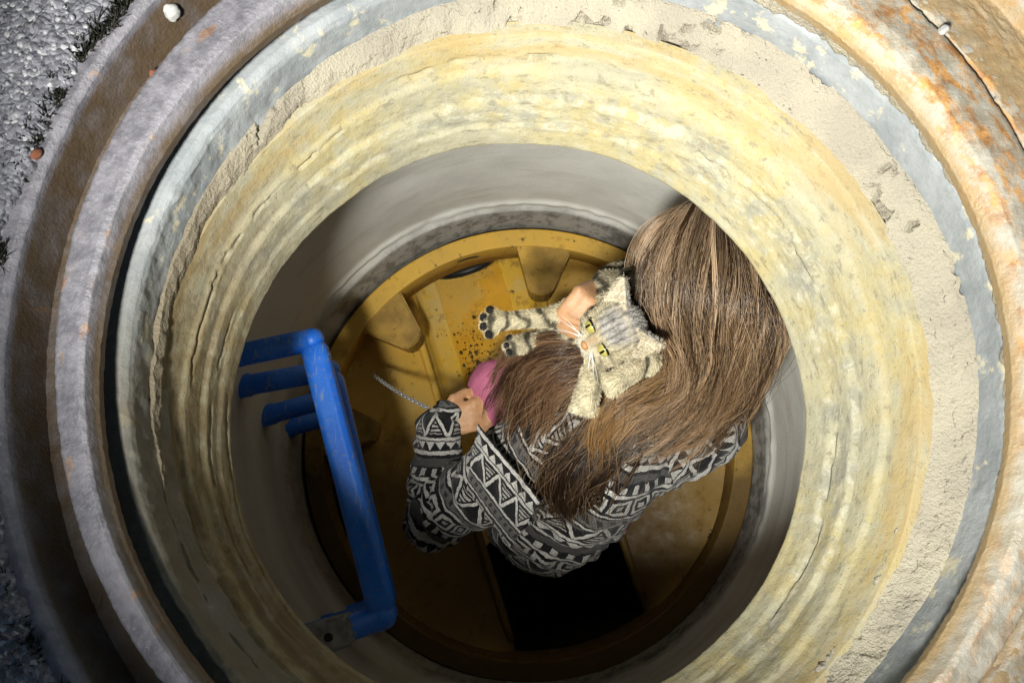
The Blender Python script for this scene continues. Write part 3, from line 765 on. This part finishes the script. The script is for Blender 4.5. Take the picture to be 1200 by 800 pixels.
# ---- hair
MHAIR = mat_attr('brown_hair', .30, .6)
def hair_bundle(guides, n, spread, k=17, wave=.006, clump=40, col=((.040, .022, .012), (.54, .38, .24)), rad=.00042, seed=1, tipcol=None, loose=.14):
    """strands gathered in wavy locks that start side by side along the guides"""
    rg = np.random.default_rng(seed); G = np.array([catmull([at(*p) for p in g], k) for g in guides]); ng = len(G); s_ = np.linspace(0, 1, k)
    sp = np.interp(s_, np.linspace(0, 1, len(spread)), spread) if not np.isscalar(spread) else spread*(.55+.45*np.sin(s_*PI))
    t = rg.random(clump)*(ng-1); i = np.minimum(t.astype(int), ng-2); f = (t-i)[:, None, None]
    L = G[i]*(1-f)+G[i+1]*f+rg.normal(size=(clump, 1, 3))*.8*sp[None, :, None]
    slide = np.sin(rg.random((clump, 1))*6.28+rg.uniform(.5, 1.3, (clump, 1))*6.28*s_[None, :])*rg.uniform(.3, 1, (clump, 1))
    T = np.gradient(L, axis=1); T /= np.linalg.norm(T, axis=2, keepdims=True)+1e-9
    sd = np.cross(T, [0, 0, 1.0]); L = L+sd*(slide*wave*1.7*np.minimum(1, s_*3)[None, :])[..., None]
    fast = np.sin(rg.random((clump, 1))*6.28+rg.uniform(2, 4, (clump, 1))*6.28*s_[None, :])
    L = L+sd*(fast*wave*.30*s_[None, :])[..., None]; L[..., 2] += np.cos(slide*2)*wave*.4*s_[None, :]
    cl = rg.integers(0, clump, n); own = rg.normal(size=(n, 1, 3))
    tight = rg.uniform(.25, .9, clump)[cl][:, None]*(1.05-.6*s_[None, :]**2)
    P = L[cl]+own*(sp[None, :]*.55*tight)[..., None]
    ph2 = rg.random((n, 1, 3))*6.28; P = P+np.sin(ph2+rg.uniform(1.5, 5, (n, 1, 1))*s_[None, :, None]*6.28)*wave*.16*s_[None, :, None]
    fly = (rg.random(n) < loose)[:, None, None]*(rg.normal(size=(n, 1, 3))*.016*(s_[None, :, None]**1.4)+np.sin(rg.random((n, 1, 3))*6.28+rg.uniform(1, 3, (n, 1, 1))*6.28*s_[None, :, None])*.007*s_[None, :, None])
    P = P+fly
    cut = (rg.uniform(.72, 1.0, clump)[cl])*rg.uniform(.93, 1.0, n)
    S = s_[None, :]*cut[:, None]*(k-1); i0 = np.minimum(S.astype(int), k-2); ff = (S-i0)[..., None]
    P = np.take_along_axis(P, i0[..., None].repeat(3, 2), 1)*(1-ff)+np.take_along_axis(P, (i0+1)[..., None].repeat(3, 2), 1)*ff
    cm = np.clip(.42+.36*rg.normal(size=clump)[cl]+.14*rg.normal(size=n), 0, 1)[:, None]
    C = np.array(col[0])*(1-cm)+np.array(col[1])*cm; C = np.repeat(C[:, None, :], k, 1)
    if tipcol is not None:
        w_ = (s_[None, :, None]**1.8)*np.clip(.5+.35*rg.normal(size=clump)[cl][:, None, None], 0, 1); C = C*(1-w_)+np.array(tipcol)*w_
    rr_ = rad*(.75+.5*rg.random((n, 1)))*np.interp(s_, [0, .8, 1], [1, 1, .35])[None, :]
    return P, rr_, C
parts = []
GOLD = (.40, .22, .09)
# crown to the back of the head and on, swept down across the shoulder
zt = -.50
parts.append(hair_bundle([
    [(800, 252, -.56), (772, 272, -.56), (755, 310, -.60), (762, 360, -.62), (785, 400, -.63), (780, 440, -.64), (735, 470, -.66), (700, 500, -.68)],
    [(812, 246, -.53), (792, 280, -.51), (782, 325, -.52), (790, 375, -.54), (800, 420, -.58), (785, 455, -.62), (735, 490, -.66), (690, 515, -.70)],
    [(830, 246, -.51), (818, 290, -.485), (812, 340, -.49), (815, 390, -.52), (818, 430, -.58), (795, 470, -.64), (750, 500, -.68), (690, 530, -.72)],
    [(850, 262, -.51), (850, 310, -.485), (846, 360, -.495), (840, 405, -.54), (832, 445, -.61), (815, 475, -.67), (770, 505, -.70), (720, 520, -.74)],
    [(868, 285, -.53), (878, 330, -.52), (876, 380, -.53), (862, 425, -.58), (848, 460, -.65), (832, 490, -.71), (800, 512, -.73), (760, 525, -.75)],
    [(882, 310, -.57), (904, 355, -.57), (908, 400, -.59), (890, 440, -.64), (868, 470, -.70), (850, 495, -.74), (838, 510, -.76), (820, 520, -.77)]],
    5200, [.008, .012, .012, .011, .013, .016, .020, .022], clump=300, wave=.020, seed=3, tipcol=GOLD))
# inner layer at the temple side
parts.append(hair_bundle([
    [(790, 262, -.60), (760, 290, -.66), (750, 335, -.70), (760, 385, -.70), (775, 430, -.70), (745, 470, -.69)],
    [(800, 255, -.56), (768, 290, -.60), (760, 340, -.63), (775, 390, -.65), (790, 430, -.66), (760, 470, -.67)]],
    900, .012, clump=40, wave=.008, seed=5))
# gold lock under the paws
parts.append(hair_bundle([
    [(790, 425, -.62), (755, 440, -.60), (722, 465, -.60), (703, 495, -.62), (694, 530, -.68), (690, 560, -.74)],
    [(800, 440, -.62), (765, 460, -.61), (735, 480, -.62), (712, 505, -.65), (700, 535, -.70), (706, 560, -.74)]],
    1000, [.012, .014, .012, .012, .014, .02], clump=60, wave=.014, seed=6, col=((.10, .055, .025), (.44, .28, .14)), tipcol=(.40, .21, .07)))
# hair falling down the back, its shade put into the strand colour
parts.append(hair_bundle([
    [(690, 490, -.66), (665, 520, -.69), (645, 560, -.72), (645, 588, -.77), (658, 605, -.80)],
    [(720, 500, -.67), (690, 535, -.69), (675, 570, -.72), (670, 592, -.77), (678, 612, -.80)],
    [(760, 505, -.68), (730, 535, -.70), (712, 565, -.74), (704, 586, -.78), (708, 602, -.81)]],
    1500, [.012, .015, .017, .017, .015], clump=80, wave=.014, seed=8, col=((.012, .007, .004), (.06, .032, .017)), loose=.2))
# lock on the far side, brushed over the knee
parts.append(hair_bundle([
    [(690, 400, -.66), (660, 402, -.66), (630, 405, -.68), (606, 420, -.72), (590, 450, -.78), (575, 485, -.86)],
    [(690, 420, -.65), (660, 420, -.65), (632, 432, -.67), (615, 455, -.71), (605, 485, -.77), (590, 505, -.84)],
    [(688, 440, -.65), (665, 445, -.65), (645, 462, -.67), (634, 490, -.71), (630, 520, -.77), (625, 545, -.82)]],
    1900, [.014, .016, .016, .016, .02, .022], clump=80, wave=.014, seed=9, col=((.045, .022, .012), (.30, .17, .09)), loose=.1))
# frizz that stands off the head and locks
parts.append(hair_bundle([
    [(790, 262, -.55), (760, 300, -.57), (752, 350, -.60), (775, 420, -.62), (750, 470, -.64), (695, 520, -.68)],
    [(830, 250, -.50), (822, 300, -.475), (815, 360, -.48), (815, 420, -.55), (780, 475, -.63), (720, 520, -.68)],
    [(875, 300, -.53), (895, 360, -.54), (898, 420, -.58), (878, 470, -.66), (860, 505, -.72), (840, 530, -.76)]],
    420, .022, clump=420, wave=.022, seed=12, loose=.8, rad=.00034, col=((.07, .04, .02), (.40, .27, .16))))
parts.append(hair_bundle([
    [(680, 405, -.64), (640, 402, -.64), (606, 425, -.70), (580, 480, -.82)],
    [(700, 480, -.63), (670, 520, -.67), (640, 570, -.71), (650, 630, -.82)],
    [(770, 500, -.66), (730, 545, -.69), (715, 590, -.76), (700, 640, -.84)]],
    220, .022, clump=220, wave=.022, seed=13, loose=.8, rad=.00034, col=((.07, .04, .02), (.36, .24, .14))))
Pn = np.concatenate([p[0] for p in parts]); rn_ = np.concatenate([p[1] for p in parts]); Cn = np.concatenate([p[2] for p in parts])
me = strands_mesh('hair', Pn, rn_, Cn); pchild('hair', me, MHAIR)
# the dense under-layer of the hair: scalp and the body of the locks
def under(pts, rads): return [(P_(*pts[i]), rads[i], P_(*pts[i+1]), rads[i+1]) for i in range(len(pts)-1)]
uc = under([(795, 400, -.66), (800, 440, -.68), (755, 480, -.70), (715, 510, -.73)], [.05, .045, .032, .024])
uc += under([(850, 410, -.65), (845, 455, -.70), (820, 490, -.75)], [.05, .035, .022])
uc += under([(720, 510, -.72), (690, 550, -.75), (676, 585, -.80)], [.022, .022, .018])
uc += under([(680, 415, -.69), (640, 425, -.71), (612, 455, -.76), (600, 485, -.83)], [.022, .022, .02, .016])
uc += under([(670, 440, -.69), (645, 480, -.73)], [.02, .018])
me = blob('hair_underlayer', uc, .005, 6, [(head-fwd*.012+hup*.012, frame3(hsd, fwd, hup, .090, .100, .112))])
pchild('hair_underlayer', me, mat_simple('dark_hair_mass', (.035, .018, .010), .6, .3, .4, 80, .004))

# ================================================================== the cat
cat = empty('tabby_cat', tuple(at(712, 388, -.62))); COFF = Vector(cat.location)
tag(cat, 'grey-brown tabby cat with yellow eyes stretching one foreleg out', 'cat')
hc0 = P_(712, 392, -.515)
cu = Vector((.57, .30, .76)).normalized(); cf = Vector((-.69, -.36, .62)); cl_ = cu.cross(cf).normalized(); cf = cl_.cross(cu).normalized()
if cl_.dot(Vector((.56, -.83, 0))) < 0: cl_ = -cl_
CS = 1.03
H = lambda l, u, f: hc0+(cl_*l+cu*u+cf*f)*CS
caps = []; ells = [(H(0, .010, -.012), frame3(cl_, cu, cf, .049*CS, .045*CS, .046*CS))]
for sg in (-1, 1):
    caps += [(H(sg*.026, -.012, .002), .024, H(sg*.012, -.016, .014), .022), (H(sg*.009, -.024, .030), .0135, H(sg*.007, -.022, .024), .014), (H(sg*.019, .012, .024), .013, H(sg*.010, .028, .022), .014)]
caps += [(H(0, .020, .026), .013, H(0, -.014, .034), .0105), (H(0, -.034, .020), .011, H(0, -.030, .010), .018)]
ch0 = P_(706, 372, -.60); ch1 = P_(728, 345, -.66); ch2 = P_(740, 340, -.78)
caps += [(H(0, -.005, -.04), .042, ch0, .05), (ch0, .052, ch1, .060), (ch1, .06, ch2, .065), (P_(742, 336, -.62), .035, ch1, .05), (P_(712, 337, -.60), .030, P_(745, 340, -.60), .038)]
# stretched foreleg
ka, kb, kc, kd = P_(672, 366, -.60), P_(640, 372, -.595), P_(600, 375, -.595), P_(580, 377, -.595)
caps += [(ch0, .038, ka, .027), (ka, .022, kb, .0155), (kb, .0155, kc, .0135), (kc, .0135, kd, .0165)]
toes = [(575, 364), (568, 372), (568, 382), (574, 391)]
for t_ in toes: caps.append((P_(584, 377, -.595), .012, P_(*t_, -.592), .0075))
# the two forepaws hanging over the hair
fa0, fa1, fa2 = P_(700, 420, -.535), P_(692, 446, -.520), P_(686, 470, -.520)
fb0, fb1, fb2 = P_(756, 422, -.55), P_(740, 434, -.530), P_(720, 447, -.525)
caps += [(H(0, -.02, -.04), .035, fa0, .022), (fa0, .020, fa1, .0175), (fa1, .0175, fa2, .0195), (ch0, .04, fb0, .026), (H(.02, .0, -.04), .03, fb0, .024), (fb0, .021, fb1, .0175), (fb1, .0175, fb2, .0185)]
pd = (fa2-fa1).normalized(); ps = Vector((-pd.y, pd.x, 0)).normalized()
for k in range(4): caps.append((fa2, .010, fa2+pd*.015+ps*(k-1.5)*.0095+Vector((0, 0, .004)), .0072))
pd = (fb2-fb1).normalized(); ps = Vector((-pd.y, pd.x, 0)).normalized()
for k in range(4): caps.append((fb2, .010, fb2+pd*.013+ps*(k-1.5)*.0095+Vector((0, 0, .004)), .0072))
# hind paw peeping out of the hair
ha0, ha1 = P_(650, 398, -.70), P_(604, 404, -.665)
caps += [(ch0, .04, ha0, .026), (ha0, .024, ha1, .016)]
for dx, dy in ((-6, -6), (-9, 1), (-5, 8)): caps.append((ha1, .011, P_(604+dx, 404+dy, -.66), .0075))
def ears(bm):
    for sg in (-1, 1):
        tip = H(sg*.060, .084, .004); b0 = H(sg*.008, .046, -.008); b1 = H(sg*.050, .012, -.006); bk = H(sg*.034, .036, -.030)
        n = 10
        for i in range(n):
            for j in range(3):
                t = i/(n-1); q = (b0, b1, bk)[j].lerp(tip, t)
        # shell: outer rim b0-tip-b1, bowl pushed back
        rows = []
        for i in range(n):
            t = i/(n-1); a = b0.lerp(tip, t); c = b1.lerp(tip, t); row = []
            for j in range(9):
                v = j/8; p = a.lerp(c, v)-cf*(.016*(1-t*.8)*math.sin(PI*v)); row.append(p)
            rows.append(row)
        for i in range(n-1):
            for j in range(8):
                p = (rows[i][j]+rows[i+1][j+1])/2; bmesh.ops.create_icosphere(bm, subdivisions=1, radius=.0046, matrix=Matrix.Translation(p))
me = blob('body', caps, .0028, 2, ells, ears)
V = verts_np(me); N = norms_np(me)
LC = np.stack([(V-np.array(hc0))@np.array(a) for a in (cl_, cu, cf)], -1)/CS
def coat(V, LC):
    n1 = fbm(V*70, 3, 140); n2 = fbm(V*220, 2, 141)
    c = np.array([.58, .51, .35])+0*V
    # body stripes across the limb and trunk
    st = np.sin(V[:, 0]*150+6*fbm(V*26, 2, 142)+V[:, 1]*30); dark = sstep(.25, .8, st+.5*n1)
    hd = np.linalg.norm(LC-np.array([0, .01, 0]), axis=1) < .068
    body = ~hd
    c = np.where(body[:, None], c*(1-.85*dark[:, None]), c)
    bk = sstep(.0, .05, (V-np.array(ch0))@np.array([.5, .75, -.1]))                # dark back
    c = np.where(body[:, None], c*(1-.45*bk[:, None]), c)
    l, u, f = LC[:, 0], LC[:, 1], LC[:, 2]; al = np.abs(l)
    # brow lines, cheek stripes, pale muzzle and chin
    brow = sstep(.35, .9, np.cos((al+.0035*n1)*2*PI/.0108)+.4*n2)*sstep(.010, .022, u)*sstep(.055, .03, al)
    cheek = sstep(.3, .8, np.cos((u+.55*al)*2*PI/.017))*sstep(.022, .032, al)*sstep(.02, -.0, u)
    eye = np.exp(-(((al-.0195)/.0125)**2+((u-.004)/.0105)**2)**2)
    muz = np.exp(-((al/.016)**2+((u+.026)/.013)**2))
    hc_ = np.array([.52, .455, .31])+0*V
    gre = sstep(.012, .03, u)*sstep(.04, .01, al-.5*(u-.02)); hc_ = hc_*(1-gre[:, None])+np.array([.40, .38, .35])*gre[:, None]
    hc_ = hc_*(1-.55*brow[:, None])*(1-.6*cheek[:, None])*(1-.55*(eye*(al > .008))[:, None])
    hc_ = hc_*(1-muz[:, None])+np.array([.62, .58, .48])*muz[:, None]
    br = np.exp(-(al/.006)**2)*sstep(-.016, -.008, u)*sstep(.016, .008, u)
    hc_ = hc_*(1-.5*br[:, None])+np.array([.42, .22, .10])*.5*br[:, None]
    inear = sstep(.046, .056, np.hypot(al, u))*sstep(-.012, -.002, N[:, 0]*cf.x+N[:, 1]*cf.y+N[:, 2]*cf.z-.35)
    hc_ = hc_*(1-inear[:, None])+np.array([.62, .54, .40])*inear[:, None]
    ear = (np.hypot(al, u-.01) > .052) & (u > .02)
    c = np.where((hd | ear)[:, None], hc_, c)
    for q in (fa2, fb2):
        w_ = np.exp(-(np.linalg.norm(V-np.array(q), axis=1)/.03)**2)[:, None]; c = c*(1-w_)+np.array([.66, .59, .41])*w_
    c = c*(1+.25*n1+.15*n2)[:, None]
    return np.clip(c, .012, .8)
CC = coat(V, LC)
set_col(me, CC)
MFUR = mat_attr('tabby_fur', .8, .2)
TR = Matrix.Translation(-COFF)
# fur: short hairs lying back along the body
rg = np.random.default_rng(21); nf = 95000
tri = np.array([list(p.vertices)[:3] for p in me.polygons]); ar = np.linalg.norm(np.cross(V[tri[:, 1]]-V[tri[:, 0]], V[tri[:, 2]]-V[tri[:, 0]]), axis=1)
pick = rg.choice(len(tri), nf, p=ar/ar.sum()); bb = rg.dirichlet((1, 1, 1), nf)
root = (V[tri[pick]]*bb[..., None]).sum(1); nn = (N[tri[pick]]*bb[..., None]).sum(1); cc = (CC[tri[pick]]*bb[..., None]).sum(1)
lr = np.stack([(root-np.array(hc0))@np.array(a) for a in (cl_, cu, cf)], -1)/CS
ishead = np.linalg.norm(lr, axis=1) < .06
out = root-np.array(H(0, -.02, .03)); out /= np.linalg.norm(out, axis=1, keepdims=True)
flow = np.where(ishead[:, None], out, np.array([-.5, -.35, 0.0])+.0*root)
armv = np.exp(-((root[:, 2]-kb.z)/.03)**2)
flow = flow-nn*(flow*nn).sum(1, keepdims=True)
d = nn*.40+flow*1.0+rg.normal(size=(nf, 3))*.15; d /= np.linalg.norm(d, axis=1, keepdims=True)
ln_ = np.where(ishead, .0050, .0068)*rg.uniform(.6, 1.3, nf)
muz_ = np.exp(-((lr[:, 0]/.03)**2+((lr[:, 1]+.01)/.035)**2))*(lr[:, 2] > 0); ln_ *= 1-.6*muz_
P = np.stack([root-d*.001, root+d*(ln_*.5)[:, None], root+d*ln_[:, None]-np.array([0, 0, .15])*ln_[:, None]], 1)
rad = np.array([.00055, .00045, .00012])[None, :]*rg.uniform(.7, 1.2, (nf, 1))
var = rg.uniform(.65, 1.35, (nf, 1)); Cf = np.stack([cc*var*.8, cc*var, np.clip(cc*var*1.35, 0, .85)], 1)
fm = ribbons_mesh('fur', P, rad*.85, Cf); fm.transform(TR); me.transform(TR)
new_obj('body', me, MFUR, cat); tag(new_obj('fur', fm, MFUR, cat), kind='stuff')
# eyes, nose, pads, whiskers
s = NT('cat_eye'); x, y, z = s.sep(s.tc.outputs['Generated']); s.col(s.mix(s.ramp(s.noise(s.obj, 200, 3), .3, .7), (.40, .34, .07), (.52, .48, .16))); s.rough(.08); s.spec(.6); MEYE = s.m
MPUP = mat_simple('eye_black', (.006, .006, .006), .1, .6, 0)
for sg in (-1, 1):
    c = H(sg*.0205, .004, .0270); dirv = (cf+cl_*sg*.25).normalized()
    bm = bmesh.new(); bmesh.ops.create_uvsphere(bm, u_segments=20, v_segments=14, radius=.0128, matrix=Matrix.Translation(c-COFF)); e = bm_obj('eye', bm, MEYE, cat)
    bm = bmesh.new(); q = c+dirv*.0115-COFF; rot = dirv.to_track_quat('Z', 'X').to_matrix().to_4x4()
    lu = rot.inverted() @ cu; ang_ = math.atan2(lu.y, lu.x)
    bmesh.ops.create_uvsphere(bm, u_segments=14, v_segments=10, radius=1, matrix=Matrix.Translation(q) @ rot @ Matrix.Rotation(ang_, 4, 'Z') @ Matrix.Diagonal((.0064, .0026, .0018, 1))); bm_obj('pupil', bm, MPUP, e)
    # dark lid lines
    bm = bmesh.new(); pts = []
    for t in np.linspace(-1.25, 1.25, 12):
        pts.append(c-COFF+cf*.0096+cl_*(math.sin(t)*.0126)+cu*(math.cos(t)*.0078+.0012)-cf*abs(math.sin(t))*.004)
    tube_bm(bm, pts, [.0008]+[.0021]*10+[.0008], 6); bm_obj('eyelid', bm, MPUP, cat)
bm = bmesh.new(); nz = H(0, -.0165, .0435)-COFF
fm4 = Matrix(((cl_.x, cu.x, cf.x, nz.x), (cl_.y, cu.y, cf.y, nz.y), (cl_.z, cu.z, cf.z, nz.z), (0, 0, 0, 1)))
bmesh.ops.create_uvsphere(bm, u_segments=14, v_segments=10, radius=1, matrix=fm4 @ Matrix.Diagonal((.0085, .006, .005, 1)))
bm_obj('nose', bm, mat_simple('cat_nose', (.50, .25, .10), .4), cat)
MPAD = mat_simple('paw_pad', (.02, .018, .017), .85, .2, .5, 200, .002)
for t_ in toes+[(580, 377)]:
    p = P_(*t_, -.590); q = p+(p-P_(590, 377, -.595)).normalized()*.0015
    bm = bmesh.new(); bmesh.ops.create_uvsphere(bm, u_segments=12, v_segments=8, radius=.0082 if t_[0] < 580 else .007, matrix=Matrix.Translation(q-COFF)); bm_obj('toe_pad', bm, MPAD, cat)
for dx, dy in ((-7, -8), (-10, 1), (-7, 8)):
    bm = bmesh.new(); bmesh.ops.create_uvsphere(bm, u_segments=10, v_segments=8, radius=.007, matrix=Matrix.Translation(P_(604+dx, 404+dy, -.657)-COFF)); bm_obj('toe_pad', bm, MPAD, cat)
MWH = mat_simple('whisker', (.85, .85, .82), .3, .5, 0)
for sg, a0 in ((-1, 0), (1, 1)):
    for k in range(6):
        rr = random.Random(k+20*a0); b0 = H(sg*.012, -.020+.003*(k % 3), .036)-COFF
        dv = (cl_*sg*.8+cu*(.25-.16*k)+cf*.35).normalized(); L = rr.uniform(.04, .065)
        pts = [b0+dv*L*t-Vector((0, 0, 1))*.012*t*t+cu*(-.012*t*t) for t in np.linspace(0, 1, 9)]
        bm = bmesh.new(); tube_bm(bm, pts, [.00055*(1-.75*t) for t in np.linspace(0, 1, 9)], 5); bm_obj('whisker', bm, MWH, cat)

# ================================================================== small things
def pebble(name, c, r, seed, mat, label, catg='pebble', sq=(1, .85, .7), group=None):
    bm = bmesh.new(); bmesh.ops.create_icosphere(bm, subdivisions=4, radius=1)
    me = bpy.data.meshes.new(name); bm.to_mesh(me); bm.free(); V = verts_np(me)
    V *= (1+.22*fbm(V*1.3+seed*3, 3, seed)+.05*fbm(V*6, 2, seed+1))[:, None]
    V = V*np.array(sq)*r; set_verts(me, V); o = new_obj(name, me, mat); o.location = c; o.rotation_euler = (seed*.7, seed*.4, seed*1.3)
    return tag(o, label, catg, group)
MST = mat_simple('white_stone', (.45, .45, .44), .7, .3, .4, 120, .002)
MRED = mat_simple('red_brick_bit', (.22, .085, .05), .9, .2, .3, 90, .003)
p = at(199, 12, -.02); pebble('pebble', (p[0], p[1], -.024), .0105, 3, MST, 'white pebble wedged in the frame groove at the top left')
p = at(1103, 38, -.012); pebble('pebble', (p[0], p[1], -.008), .006, 5, MST, 'small white pebble caught in the crack of the rusty frame')
p = at(45, 182, .006); pebble('brick_chip', (p[0], p[1], .009), .006, 8, MRED, 'small red brick chip between asphalt and iron rim', 'chip')
p = at(178, 84, -.04); pebble('brick_chip', (p[0], p[1], -.046), .006, 9, MRED, 'tiny reddish chip in the dark frame groove', 'chip')
# moss and grit in the joint between road and frame
rg = np.random.default_rng(33); n = 9000; a = rg.uniform(R(95), R(265), n); rr_ = .577+.012*az_noise(a, 7, 152)+np.abs(rg.normal(size=n))*.007
cl2 = az_noise(a, 18, 151); keep = cl2 > -.25; a, rr_ = a[keep], rr_[keep]; n = len(a)
root = np.stack([FC[0]+rr_*np.cos(a), FC[1]+rr_*np.sin(a), np.full(n, .001)], -1); d = np.stack([np.cos(a)*-.2, np.sin(a)*-.2, np.full(n, 1.0)], -1)+rg.normal(size=(n, 3))*.55
L = rg.uniform(.003, .010, n)[:, None]
P = np.stack([root, root+d*L*.5, root+d*L+rg.normal(size=(n, 3))*.003], 1)
rad = np.array([.0011, .0009, .0004])[None, :]*rg.uniform(.6, 1.4, (n, 1)); g_ = rg.random((n, 1))
C = np.array([.012, .013, .009])*(1-g_)+np.array([.045, .045, .035])*g_
tag(new_obj('moss', strands_mesh('moss', P, rad, C), mat_attr('moss', .9, .1)), 'dark moss and fibres in the joint between asphalt and iron frame', 'moss', kind='stuff')
# loose grit on the frame and asphalt
def grit(name, n, region, seed, mat, size):
    rg = np.random.default_rng(seed); bm = bmesh.new(); bmesh.ops.create_icosphere(bm, subdivisions=1, radius=1); bm.verts.ensure_lookup_table()
    T = np.array([v.co[:] for v in bm.verts]); Ff = np.array([[v.index for v in f.verts] for f in bm.faces]); bm.free()
    c = region(rg, n); s_ = size*rg.lognormal(0, .45, (n, 1, 1)); j = 1+.3*rg.normal(size=(n, len(T), 1))
    V = c[:, None, :]+T[None]*s_*j*np.array([1, 1, .7]); Fa = (Ff[None]+np.arange(n)[:, None, None]*len(T)).reshape(-1, 3)
    return tag(new_obj(name, mesh_np(name, V.reshape(-1, 3), Fa), mat, None, False), kind='stuff')
def on_road(rg, n):
    a = rg.uniform(R(110), R(170), n); r_ = rg.uniform(.60, .80, n); return np.stack([FC[0]+r_*np.cos(a), FC[1]+r_*np.sin(a), np.full(n, .014)], -1)
MGR = mat_simple('road_chippings', (.42, .42, .46), .45, .6, .6, 140, .002)
tag(grit('road_chippings', 1500, on_road, 41, MGR, .0022), 'pale stone chippings in the asphalt at the top left', 'chippings')
def on_groove(rg, n):
    a = rg.uniform(R(100), R(200), n); r_ = .515+.010*rg.normal(size=n); return np.stack([.04+r_*np.cos(a), .065+r_*np.sin(a), np.full(n, -.091)], -1)
tag(grit('grit', 500, on_groove, 42, mat_simple('grit_tan', (.34, .28, .2), .9, .2, .6, 120, .002), .0018), 'sandy grit lying in the groove of the iron frame', 'grit')

# thin metal chain hanging from the sleeve, wet grit in the channel
MSTEEL = mat_simple('bright_steel', (.62, .62, .60), .18, .5, .3, 80, .001); MSTEEL.node_tree.nodes['Principled BSDF'].inputs['Metallic'].default_value = .35
path = catmull([at(438, 440, -1.20), at(455, 452, -1.15), at(478, 466, -1.08), at(502, 478, -1.02)], 30); ch = empty('chain', tuple(path[0]))
tag(ch, 'thin glittering metal chain running from the sleeve to the yellow base', 'chain'); lk = None
for i in range(29):
    p0, p1 = Vector(path[i]), Vector(path[i+1]); d = (p1-p0).normalized()
    if lk is None:
        bm = bmesh.new(); N1 = 12
        tube_bm(bm, [(math.cos(t)*.0070, math.sin(t)*.0045, 0) for t in np.linspace(0, 2*PI, N1+1)], .0017, 6, False); o = bm_obj('link', bm, MSTEEL, ch); lk = o
    else: o = lk.copy(); COL.objects.link(o)
    o.location = (p0+p1)/2-Vector(path[0]); o.rotation_mode = 'QUATERNION'; q = d.to_track_quat('X', 'Z'); o.rotation_quaternion = q @ Matrix.Rotation(PI/2*(i % 2)+.5, 4, 'X').to_quaternion()
def in_channel(rg, n):
    c = [at(560+rg.normal()*13, 408+rg.normal()*20, -1.546) for _ in range(n)]; return np.array(c)
tag(grit('wet_grit', 170, in_channel, 45, mat_simple('wet_gravel', (.16, .115, .05), .10, .8, .8, 150, .002), .0020), 'wet glinting grit lying in the channel beside the pink leggings', 'grit')

# ================================================================== added gooseneck lamp carrying the light of a hand-held torch (outside the picture)
lamp = empty('torch_stand_in', (-.95, -.80, .006)); LO = Vector(lamp.location)
tag(lamp, 'added black gooseneck lamp on the asphalt, standing in for a hand-held torch', 'lamp')
dirL = (LAMP_AIM-LAMP).normalized()
bm = bmesh.new(); bmesh.ops.create_cone(bm, cap_ends=True, segments=40, radius1=.11, radius2=.10, depth=.03, matrix=Matrix.Translation((0, 0, .015))); bm_obj('base', bm, MBLACK, lamp, False)
bk = LAMP-dirL*.10-LO
bm = bmesh.new(); tube_bm(bm, catmull([(0, 0, .03), (0, 0, .55), (.10, .07, .98), bk-dirL*.12+Vector((0, 0, .06)), bk], 30), .009, 10); bm_obj('stem', bm, MBLACK, lamp)
bm = bmesh.new(); tube_bm(bm, [bk-dirL*.01, bk+dirL*.02, bk+dirL*.06, bk+dirL*.085], [.02, .07, .085, .095], 32); bm_obj('lamp_head', bm, MBLACK, lamp)
s = NT('lamp_glass'); s.col((.9, .9, .9)); s.set(s.b.inputs['Emission Color'], (.95, .97, 1, 1)); s.set(s.b.inputs['Emission Strength'], 2.0)
bm = bmesh.new(); tube_bm(bm, [bk+dirL*.0855, bk+dirL*.090], [.090, .088], 32); bm_obj('lens', bm, s.m, lamp)
ld_ = bpy.data.lights.new('lamp_light', 'SPOT'); ld_.energy = LAMP_POWER; ld_.spot_size = R(LAMP_ANGLE); ld_.spot_blend = LAMP_BLEND; ld_.shadow_soft_size = .085; ld_.color = (1.0, .985, .91)
lo = bpy.data.objects.new('lamp_light', ld_); COL.objects.link(lo); lo.parent = lamp; lo.location = LAMP-LO; lo.rotation_euler = dirL.to_track_quat('-Z', 'Y').to_euler()
